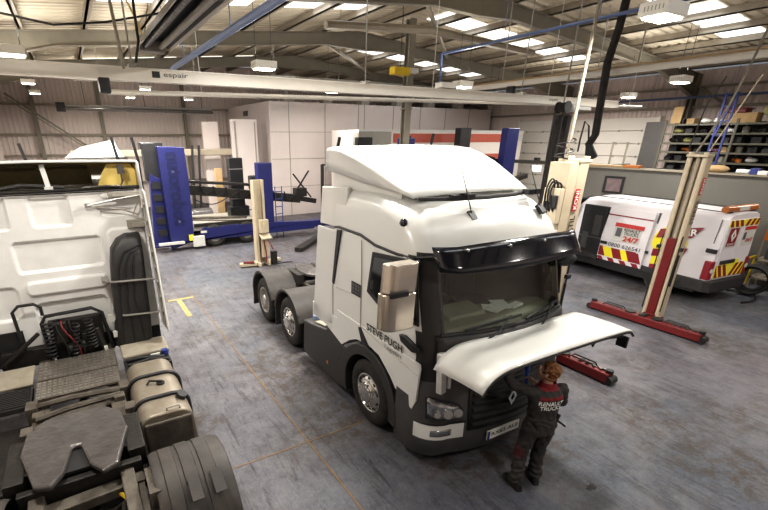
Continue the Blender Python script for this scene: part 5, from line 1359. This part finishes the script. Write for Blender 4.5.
b = MB(); b.rev([(-.62,.0001),(-.62,.36),(-.6,.38),(-.2,.38),(-.2,.395),(-.17,.395),(-.17,.38),(.2,.38),(.2,.395),(.23,.395),(.23,.38),(.6,.38),(.62,.36),(.62,.0001)],(0,0,0),'x',28); b.build('barrel','grease',dr2)
b = MB(); b.box(-.5,.5,-.35,.35,-.62,-.42); b.build('cradle','grime',dr2,ang=0)
GB = thing('barrier','long beige beam on a thin end post across the back of the workshop','barrier',(0,22,0))
b = MB(); b.box(0,7.2,-.12,.12,3.14,3.44); b.build('beam','cream_in',GB,ang=0,bevel=.04)
for xx in (7.1,3.2,.2):
    b = MB(); b.box(xx-.05,xx+.05,-.05,.05,0,3.14); b.build('post','duct',GB,ang=0)
for xx,nm in ((4.95,'inner'),(5.25,'outer')):
    b = MB(); b.bar((xx,21.6,3.6),(xx-.25,21.6,0),.09,.09); tag(b.build('prop_stand','black',ang=0),'black prop leaning on the beige beam, the %s of the pair' % ('left one' if nm == 'inner' else 'right one'),'prop')
# white cab beyond the left tractor and small things on it
WC = thing('cab_roof','rounded pale cab roof showing beyond the top of the left tractor','truck',(0,20,0))
b = MB(); b.loft([[(x,y*1.0,z) for x,y,z in ((x0,-.8,zb),(x0+.05,-.8,zt),(x1-.05,-.8,zt),(x1,-.8,zb),(x1,1.2,zb),(x1-.05,1.2,zt+.1),(x0+.05,1.2,zt+.1),(x0,1.2,zb))] for x0,x1,zb,zt in ((-.2,1.9,2.2,3.2),)]*1+[[(x,y,z) for x,y,z in ((.2,-.5,3.25),(.4,-.5,3.55),(1.5,-.5,3.8),(1.75,-.5,3.3),(1.75,1.0,3.3),(1.5,1.0,3.85),(.4,1.0,3.6),(.2,1.0,3.25))]]); b.build('roof_shell','white',WC,ang=50,bevel=.05)
b = MB(); b.box(-.2,1.9,-.8,1.2,0,2.2); b.build('cab_body','white_dirty',WC,ang=0,bevel=.05)
for x0,lab in ((1.55,'black upright bar on the pale cab roof, the nearer to the beige beam end'),(2.25,'black upright bar right of the pale cab roof near the blue tower'),(-1.35,'short black upright bar at the left above the left tractor roof')):
    b = MB(); b.bar((x0,19,3.05),(x0-.12,19,3.95 if x0 > 0 else 3.75),.10,.10); b.bar((x0,19,0),(x0,19,3.05),.08,.08); tag(b.build('upright_bar','black',ang=0),lab,'bar')
# second row of machine posts behind the main tractor
def bluepost(x0,x1,y,z1,lab,m='blue'):
    t = thing('machine_post',lab,'post',(0,y,0)); b = MB(); b.box(x0,x1,-.2,.2,0,z1); b.build('column','%s'%m,t,ang=0,bevel=.03)
    b = MB(); b.box(x0-.3,x1+.3,-.4,.4,0,.3); b.build('base','grime',t,ang=0); return t
t = bluepost(17.92,18.7,15.0,4.35,'tall blue post with black arms behind the right shoulder of the white tractor')
b = MB(); b.bar((17.0,.5,2.95),(21.8,.5,2.72),.3,.16); b.bar((18.5,.3,1.8),(20.3,.3,2.1),.3,.2); b.bar((16.6,.4,3.1),(17.8,.4,2.9),.25,.3); b.boxc((21.3,.5,2.85),(.25,.2,.22)); b.build('lift_arm','grime',t,ang=0)
bluepost(11.78,12.4,15.0,3.92,'short blue post peeping over the tractor roof right beside the dark stanchion')
bluepost(16.92,17.65,17.0,4.38,'black post standing against the red curtain band','black')
for x0,y0,z1,lab in ((13.4,16.5,4.0,'thin black upright over the middle of the tractor roof, left one'),(14.8,16.5,4.1,'thin black upright over the middle of the tractor roof, right one'),(9.95,16.9,3.95,'thin black rod rising behind the back edge of the tractor roof deflector')):
    b = MB(); b.bar((x0,y0,0),(x0,y0,z1-.35),.07,.07); b.bar((x0,y0,z1-.4),(x0+.1,y0,z1),.1,.1); tag(b.build('upright_bar','black',ang=0),lab,'bar')
b = MB(); b.bar((9.6,15.8,2.75),(8.9,15.8,2.85),.14,.10); b.bar((9.0,15.8,2.85),(8.6,15.8,2.95),.05,.05); b.box(8.55,8.65,15.75,15.85,.0,2.95); tag(b.build('air_gun_stand','black',ang=0),'black bracket poking out behind the rear top corner of the tractor','bracket')
# trailer with red banded curtain
TR = thing('trailer','white curtain trailer with broad red band parked behind the white tractor','trailer',(0,18,0))
b = MB(); b.box(11.7,23.1,0,2.5,1.1,4.26); b.build('body','trailer_w',TR,ang=0,bevel=.04)
b = MB(); b.box(13.7,22.3,-.02,-.001,3.70,4.12); b.box(13.7,22.3,-.02,-.001,1.3,3.1); b.build('curtain_band','trailer_red',TR,ang=0)
b = MB(); b.box(11.68,13.6,-.03,.5,1.1,4.20); b.build('front_bulkhead','duct',TR,ang=0,bevel=.06)
b = MB(); b.box(11.5,12.3,-.3,.0,3.45,3.95); b.build('cooling_unit','black',TR,ang=0,bevel=.03)
b = MB(); b.box(11.7,23.1,-.03,.02,4.2,4.29); b.build('top_rail','white',TR,ang=0)
b = MB(); b.box(22.6,23.05,-.03,-.001,3.75,4.1); b.build('corner_lamp_panel','offwhite',TR,ang=0)
b = MB(); b.box(11.9,22.9,.2,2.3,.8,1.1); b.build('chassis','grime',TR,ang=0)
for xx in (18.5,19.8,21.1):
    t_ = tyre_mb(-1,0,-.2,.4,.5,.29); t_.xform(Matrix.Translation((xx,.35,0)) @ Matrix.Rotation(pi/2,4,'Z')); t_.build('wheel','rubber',TR)
for xx in (13.0,14.2):
    b = MB(); b.box(xx-.06,xx+.06,.3,.45,.05,.9); b.box(xx-.15,xx+.15,.25,.5,0,.05); b.build('landing_leg','grime',TR,ang=0)

# ------------------------------------------------------------------ overhead rails, heaters, pipes
WR = thing('crane_rail','long white overhead rail with small dark square logo at its left','rail',(0,9,0))
b = MB(); b.box(-2.9,15.9,-.07,.07,4.86,5.02); b.box(-2.9,15.9,-.10,.10,4.83,4.86); b.box(-2.9,15.9,-.10,.10,5.02,5.04); b.build('beam','railwhite',WR,ang=0)
b = MB(); b.box(1.50,1.63,-.075,-.07,4.90,5.0); sq = b.build('logo_square','text_black',WR,ang=0)
text('espair','rail_lettering','text_grey',sq,frame((1.90,-.076,4.945),(1,0,0),(0,0,1)),.42,.09)
text('espair','rail_lettering','text_grey',sq,frame((12.55,-.076,4.945),(1,0,0),(0,0,1)),.42,.09)
for xx in (-1.5,1.2,6.0,11.2,14.5):
    b = MB(); b.tube([(xx,0,5.04),(xx,0,zr(xx)+.05)],.015,6); b.box(xx-.06,xx+.06,-.11,.11,5.03,5.09); b.build('hanger','duct',WR)
b = MB(); b.box(.63,.80,-.2,.05,4.62,4.85); b.build('end_trolley','black',WR,ang=0,bevel=.02)
b = MB(); b.boxc((8.4,.0,5.12),(.5,.25,.12)); b.build('rail_fitting','railwhite',WR,ang=0)
b = MB(); b.tube([(.8,9.6,4.70),(18.6,9.6,4.98)],.045,10)
for xx in (2.5,8.5,13.2,17.8): b.tube([(xx,9.6,4.75),(xx,9.6,zr(xx)+.22)],.008,5)
tag(b.build('service_pipe','railwhite'),'thin pale pipe running just under the white overhead rail','pipe')
R2 = thing('heater_duct','pale second overhead beam rising to the right above the lone column lift','beam',(12,0,0))
b = MB(); b.box(-.07,.07,1.5,13.0,5.36,5.50); b.build('beam','railwhite',R2,ang=0)
b = MB(); b.box(-.13,.13,1.5,13.0,5.50,5.53); b.build('top_flange','cardboard',R2,ang=0)
for yy in (3.0,6.5,10.4):
    b = MB(); b.tube([(0,yy,5.53),(0,yy,zr(12))],.015,6); b.build('hanger','duct',R2)
b = MB(); b.boxc((-.05,10.0,5.25),(.14,.22,.22)); b.build('limit_switch','black',R2,ang=0)
def radiant(name,label,x,z,y0,y1,w=.55):
    t = thing(name,label,'heater',(x,0,z)); 
    b = MB(); b.grid([[(-w*.5,y,0),(-w*.36,y,.16),(w*.36,y,.16),(w*.5,y,0)] for y in (y0,y1)]); b.build('reflector','steel',t,ang=0,solid=.01)
    for xx in (-.13,.13):
        b = MB(); b.tube([(xx,y0+.1,.06),(xx,y1-.1,.06)],.05,10); b.build('burner_tube','grease' if xx < 0 else 'duct',t)
    b = MB(); b.grid([[(-w*.44,y,.03),(-w*.28,y,.145),(w*.28,y,.145),(w*.44,y,.03)] for y in (y0+.05,y1-.05)]); b.build('reflector_lining','black',t,ang=0)
    b = MB(); b.box(-.22,.22,y1-.05,y1+.2,-.02,.22); b.build('burner_box','duct',t,ang=0,bevel=.02)
    for yy in (y0+.8,(y0+y1)/2,y1-.6):
        b = MB(); b.tube([(-.2,yy,.16),(0,yy,.9),(.2,yy,.16)],.008,5); b.tube([(0,yy,.9),(0,yy,zr(x)-z)],.008,5); b.build('hanger','cable',t)
    return t
t = radiant('radiant_heater','long black and silver radiant tube heater hanging over the left tractor',1.62,5.35,3.0,9.2)
b = MB(); b.tube(bez((-.1,9.35,.15),(-.2,9.6,.8),(-.5,9.2,1.2),(-1.5,8.0,1.3),12),.016,6); b.build('gas_hose','hoseyellow',t)
HB = thing('wall_heater','long dark radiant heater low along the back wall at the left','heater',(0,24,0))
b = MB(); b.box(.1,6.7,-.2,.2,5.05,5.12); b.build('reflector','grease',HB,ang=0); b = MB(); b.tube([(.1,0,5.22),(6.7,0,5.22)],.07,8); b.build('burner_tube','steel',HB); b = MB(); b.box(-.15,.2,-.22,.22,5.0,5.35); b.build('burner_box','black',HB,ang=0)
for xx in (1.0,3.5,6.2):
    b = MB(); b.tube([(xx,0,5.2),(xx,0,zr(xx))],.012,5); b.build('hanger','cable',HB)
def pipe(name,pts,r,m,label,cat='pipe',hang=()):
    b = MB(); b.tube(pts,r,8)
    for x,y,z in hang: b.tube([(x,y,z),(x,y,zr(x)+.22)],.008,5)
    return tag(b.build(name,m),label,cat)
pipe('air_pipe',[(2.0,9.6,5.15),(2.0,2.0,5.15)],.045,'bluepipe','thick blue air pipe sloping up from the white rail beside the radiant heater','pipe',[(2,y,5.15) for y in (8.6,6,4)])
pipe('air_pipe',[(10.0,10.95,6.2),(10.0,2.5,6.2)],.035,'bluethin','long thin blue air pipe crossing above the white tractor to the upper right','pipe',[(10,y,6.2) for y in (8.8,6.4,4.4)])
pipe('air_drop',[(10.0,11.02,6.2),(10.0,11.0,5.8),(9.95,10.95,5.3),(9.95,10.9,5.2)],.035,'bluethin','short blue pipe dropping to the white rail near the middle')
pipe('air_pipe',[(24.0,5.5,5.55),(24.0,15.8,5.55)],.05,'bluethin','blue pipe along the wall above the sectional door','pipe',[(24,y,5.55) for y in (6,9,12,15)])
pipe('spiral_duct',[(.6,20.0,6.0),(9.5,20.0,6.35)],.16,'duct','ribbed duct under the roof left of the ridge','duct',[(x,20,6.0+.035*x) for x in (1.5,5,8.5)])
pipe('spiral_duct',[(7.0,12.6,6.9),(10.9,12.6,7.15),(16,12.6,6.9)],.12,'galv_lt','ribbed duct crossing high under the ridge near the top','duct',[(x,12.6,6.95) for x in (7.5,15)])
# yellow hoist block
HO = thing('hoist','small yellow chain hoist block hanging left of the dark stanchion','hoist',(10.2,13.2,6.0))
b = MB(); b.box(-.35,.35,-.15,.15,-.12,.12); b.build('motor','yellow',HO,ang=0,bevel=.04); b = MB(); b.box(.3,.7,-.12,.12,-.02,.12); b.build('trolley','offwhite',HO,ang=0); b = MB(); b.tube([(0,0,.1),(0,0,zr(10.2)-6+.22)],.012,5); b.build('chain','cable',HO)
# black exhaust hose and reel at the lift
EH = thing('exhaust_hose','fat black exhaust hose falling from the roof above the lift column','hose',(0,0,0))
b = MB(); b.tube([(11.75,6.9,zr(11.95)+.22),(11.70,6.95,6.3),(11.62,7.0,5.6),(11.70,7.0,4.6),(11.75,7.0,4.0),(11.55,7.0,3.75)],.09,10); b.build('hose','rubber',EH)
b = MB(); b.cyl((11.55,7.0,3.8),(11.70,6.95,3.45),.07,.15,n=14); b.build('nozzle','black',EH)
b = MB(); b.tube([(11.55,7,3.75),(11.40,7,4.2),(11.20,7,4.3),(11.15,7.0,3.9),(11.15,7,3.6)],.02,6); b.build('pull_cord','cable',EH)
HR_ = thing('hose_reel','black hose reel on a pale bracket left of the exhaust hose','reel',(11.7,8.0,4.68))
b = MB(); b.cyl((0,-.13,0),(0,.13,0),.12,n=24); b.build('drum','rubber',HR_); 
for yy in (-.15,.12):
    b = MB(); b.cyl((.0,yy,0),(.0,yy+.03,0),.15,n=24); b.build('flange','black',HR_)
b = MB(); b.box(.2,1.2,-.04,.04,-.04,.04); b.cyl((.3,0,0),(.55,0,0),.1,n=12); b.build('bracket','offwhite',HR_); b = MB(); b.tube([(0,0,.1),(0,0,zr(11.7)-4.68+.22)],.02,6); b.build('hanger','duct',HR_)
pipe('drop_hose',[(11.42,8.0,4.6),(11.40,8.0,3.2),(11.42,8.0,0)],.025,'cable','thin black hose hanging straight from the hose reel','hose')
for k,(x0,lab) in enumerate(((12.22,'thick black hose hanging beside the reel, the left one'),(12.62,'thick black hose hanging beside the reel, the right one'))):
    pipe('slack_hose',[(x0,8.45,4.52),(x0-.02,8.45,3.6),(x0+.03,8.45,2.2),(x0,8.45,.0)],.13,'rubber',lab,'hose')
b = MB(); b.tube(bez((6.9,3.4,7.2),(6.6,3.5,6.6),(6.8,3.6,6.2),(6.95,3.6,5.6)),.02,6); tag(b.build('lamp_cable','hoseyellow'),'yellow cable looping above the large near lamp','cable')
b = MB(); b.box(6.2,6.75,3.75,4.1,5.75,6.55)
for k in range(5): b.tube([(6.25+.02*k,3.7,6.6),(6.1,3.6,6.2+.05*k),(6.3+.1*k,3.7,5.75)],.03,6)
tag(b.build('duct_bundle','rubber',ang=30),'bundle of dark ribbed hoses beside the large near lamp','hose')
pipe('conduit',[(.9,8.0,7.1),(.95,8.5,6.0),(1.05,8.83,5.0)],.025,'galv_lt','thin pale conduit dropping to the left end of the white rail','conduit')
pipe('conduit_cable',[(1.2,8.0,7.1),(1.28,8.4,6.1),(1.32,8.7,5.4),(1.25,8.83,5.1)],.022,'cable','black cable dropping beside the pale conduit to the white rail','cable')
pipe('roof_cable',[(-1.8,12,6.35),(.2,12,6.1),(1.2,12,6.25),(2.6,12,6.6),(3.4,11,7.0)],.022,'cable','black cable sagging under the left roof slope','cable')

# ------------------------------------------------------------------ storage rack above the partition
RK = thing('storage_rack','long steel rack of truck spares behind the grey partition','rack',(22,0,0))
SZ = [2.69,3.04,3.40,3.74,4.10,4.45]
for z in [1.0,1.9]+SZ:
    b = MB(); b.box(0,.9,3.0,10.2,z-.035,z); b.box(-.02,.02,3.0,10.2,z-.07,z); b.build('shelf','shelfsteel',RK,ang=0)
for yy in (3.0,5.4,7.8,10.2):
    for xx in (0,.9):
        b = MB(); b.box(xx-.03,xx+.03,yy-.04,yy+.04,0,4.6); b.build('upright','shelfsteel',RK,ang=0)
b = MB(); b.box(.9,.93,3.0,10.2,2.6,4.5); b.build('back_sheet','black',RK,ang=0)
b = MB(); b.box(-.02,.02,10.2,10.95,2.5,4.55); b.build('end_sheet','endsheet',RK,ang=0)
SH_N = ['topmost shelf','second shelf from the top','third shelf from the top','fourth shelf from the top','fifth shelf from the top','lowest visible shelf']
def kind_box(): b = MB(); b.box(-.2,.2,-.14,.14,0,.2); b.box(-.21,.21,-.15,.15,.14,.2); return b
def kind_can(): b = MB(); b.rev([(0,.0001),(0,.1),(.02,.11),(.2,.11),(.21,.09),(.22,.03),(.24,.03),(.24,.0001)],(0,0,0),'z',14); return b
def kind_arm(): b = MB(); b.tube([(-.08,-.14,.05),(0,-.05,.1),(.05,.08,.08),(0,.14,.12)],[.05,.07,.05,.06],8); b.cyl((0,-.12,0),(0,-.12,.13),.08,n=10); return b
def kind_bag(): b = MB(); b.ball((0,0,.09),(.17,.2,.09),12); b.ball((.03,.08,.14),(.1,.1,.07),10); return b
def kind_bin(): b = MB(); b.prism([(-.2,.0),(.2,.0),(.2,.2),(-.1,.2),(-.22,.1)],'y',-.12,.12); return b
KINDS_ = [('parts_crate','black parts crate','crate',kind_box,'black'),('spare_casting','dark metal casting','spare part',kind_arm,'grime'),('paint_can','dull metal can','can',kind_can,'duct'),('wrapped_part','white wrapped part','spare part',kind_bag,'paper'),('carton','brown carton','carton',kind_box,'cardboard'),('parts_bin','grey parts bin','bin',kind_bin,'dkgrey'),('spare_casting','rusty casting','spare part',kind_arm,'amber'),('tarp_bundle','olive rolled tarp','tarpaulin',kind_bag,'oliv')]
protos = {}
rnd = random.Random(11)
for si,z in enumerate(reversed(SZ)):
    yy = 6.3
    if si == 0: yy = 8.5
    while yy < 10.05:
        ki = rnd.choices(range(8),[4,6,3,3 if si else 5,3,5,2,2])[0]; nm,lb,ct,fn,mt = KINDS_[ki]
        if si == 0 and ki in (1,): ki = 3; nm,lb,ct,fn,mt = KINDS_[3]
        lab = '%s on the %s of the spares rack' % (lb,SH_N[si]); grp = '%s pieces on the %s'%(lb,SH_N[si])
        loc = (22.0+rnd.uniform(.22,.45),yy,z+.002); rz = rnd.uniform(-.25,.25)
        if ki not in protos:
            o = fn().build(nm,mt,ang=35); tag(o,lab,ct,grp); o.location = loc; o.rotation_euler = (0,0,rz); protos[ki] = o
        else: dup(protos[ki],loc,rz,lab,grp)
        yy += rnd.uniform(.40,.50)
b = MB(); b.boxc((22.1,9.9,4.455+.325),(.05,.35,.62),(0,.1,0)); tag(b.build('upright_board','cardboard',ang=0),'upright brown board standing at the left end of the rack top','board')
b = MB(); b.box(22.25,22.8,7.75,8.45,4.81,4.95); b.box(22.2,22.85,7.7,8.5,4.92,4.97); tag(b.build('red_box','red',ang=0,bevel=.02),'flat red box on the rack top behind the blue ladder','box')
b = MB(); b.box(22.5,22.88,6.0,7.3,4.72,5.0); tag(b.build('pallet_box','oliv',ang=0,bevel=.02),'olive yellow box at the right end of the rack top','box')
for y0,nm in ((7.8,'red'),(6.6,'olive')):
    b = MB(); b.box(22.3,22.85,y0-.4,y0+.45,4.452,4.70 if nm == 'olive' else 4.80); tag(b.build('wood_pallet','cardboard',ang=0),'brown pallet under the %s box on the rack top'%('flat red' if nm == 'red' else 'olive yellow'),'pallet')
LD = thing('rack_ladder','blue safety ladder frame leaning above the spares rack','ladder',(21.3,0,0))
for ya in (8.14,7.80):
    b = MB(); b.bar((0,ya,5.46),(-.1,ya,2.6),.06,.06); b.bar((-.1,ya,2.6),(-.35,ya,.0),.06,.06); b.build('stile','blueladder',LD,ang=0)
for k in range(10):
    z = .5+.5*k; xx = -.1+.035*(z-2.6) if z > 2.6 else -.1-.096*(2.6-z)
    b = MB(); b.bar((xx,8.14,z),(xx,7.80,z),.05,.03); b.build('rung','blueladder',LD,ang=0)
b = MB(); b.bar((0,7.86,5.4),(-.06,8.1,4.0),.05,.05); b.build('brace','blueladder',LD,ang=0)
# clutter along the top of the partition
def parttop(name,m,y,ly,h,lab,cat,rz=0,fn=None):
    b = MB()
    if fn: fn(b,ly,h)
    else: b.box(-.13,.13,-ly/2,ly/2,0,h)
    o = b.build(name,m,ang=35,bevel=.01); o.location = (16.68,y,2.972); o.rotation_euler = (0,0,rz); return tag(o,lab,cat)
parttop('cardboard_sheet','cardboard',6.05,.7,.20,'crumpled brown cardboard on the partition top right of the lift column','cardboard',.1,lambda b,l,h:(b.ball((0,0,h*.5),(.14,l*.45,h*.55),10)))
parttop('blue_holder','blueladder',5.15,.16,.16,'blue holder on the partition top, left one','holder')
parttop('blue_holder','blueladder',4.75,.16,.22,'blue holder on the partition top, right one','holder')
parttop('paper_tray','paper',4.95,.22,.10,'white paper tray between the blue holders on the partition top','tray')
parttop('paper_roll','paper',5.42,.3,.12,'white roll on the partition top left of the blue holders','roll',0,lambda b,l,h: b.cyl((0,-l/2,h/2),(0,l/2,h/2),h/2,n=14))
parttop('wood_plank','cardboard',9.5,1.6,.06,'brown plank on the partition top above the van','plank')
parttop('wood_plank','amber',8.4,.5,.09,'small brown box on the partition top left of the lift column','box')
# handrail by the door
b = MB(); b.tube([(20.8,11.5,0),(20.8,11.5,3.75),(20.8,10.9,3.75),(20.8,10.9,0)],.04,6); b.tube([(20.8,11.5,3.2),(20.8,10.9,3.2)],.03,6); tag(b.build('guard_rail','galv'),'thin grey guard rail left of the spares rack','rail')
PF = thing('framed_poster','black framed dusky poster on the grey partition above the van','picture',(16.59,8.84,2.38))
b = MB(); 
for a in ((-.34,.34,.22,.29),(-.34,.34,-.29,-.22),(-.34,-.26,-.22,.22),(.26,.34,-.22,.22)): b.box(-.03,.0,a[0],a[1],a[2],a[3])
b.build('frame','black',PF,ang=0); b = MB(); b.box(-.012,0,-.27,.27,-.23,.23); b.build('poster','picture',PF,ang=0)
# right of the van: red tool chest, yellow trolley, hose coil
TC = thing('tool_chest','red workshop unit with grey lower bins at the right edge behind the van','cabinet',(16.2,3.5,0))
b = MB(); b.box(-.3,.35,-.9,.75,1.35,1.85); b.build('red_top','amber',TC,ang=0,bevel=.02)
for z in (.3,.8):
    b = MB(); b.box(-.3,.35,-.9,.75,z,z+.05); b.build('shelf','galv_lt',TC,ang=0)
for yy in (-.88,.73):
    for xx in (-.28,.32):
        b = MB(); b.box(xx-.02,xx+.02,yy-.02,yy+.02,0,1.36); b.build('leg','galv',TC,ang=0)
for k in range(4):
    b = MB(); b.box(-.25,.2,-.85+.38*k,-.52+.38*k,.86,1.22); b.build('parts_tray',('offwhite','red','offwhite','dkgrey')[k],TC,ang=0,bevel=.02)
YT = thing('yellow_trolley','yellow tubular trolley frame beside the back of the van','trolley',(15.4,4.55,0))
for yy in (-.13,.13):
    b = MB(); b.tube([(-.2,yy,.05),(-.2,yy,.76),(-.1,yy,.81),(1.05,yy,.81)],.03,8); b.build('side_tube','yellow',YT)
b = MB(); b.tube([(-.2,-.13,.76),(-.2,.13,.76)],.03,8); b.build('handle','yellow',YT)
b = MB(); b.tube([(-.2,-.13,.2),(-.2,.13,.2)],.02,8); b.build('cross_tube','yellow',YT)
for yy in (-.13,.13):
    b = MB(); b.cyl((-.2,yy-.03,.08),(-.2,yy+.03,.08),.08,n=16); b.build('wheel','black',YT)
    b = MB(); b.tube([(1.05,yy,.81),(1.05,yy,.0)],.03,8); b.build('leg','yellow',YT)
b = MB()
for k in range(7): b.tube([(.05*k,(.36-.02*(k%3))*cos(2*pi*i/26),.45+(.36-.02*(k%3))*sin(2*pi*i/26)) for i in range(27)],.036,6,cap=False)
b.tube(bez((.15,-.1,.10),(-.3,-.4,.03),(-.5,-.3,.03),(-.8,-.2,.03)),.025,6)
o = b.build('hose_coil','cable'); o.location = (15.0,3.95,0); tag(o,'black hose coil standing on the floor beside the van bumper','hose')
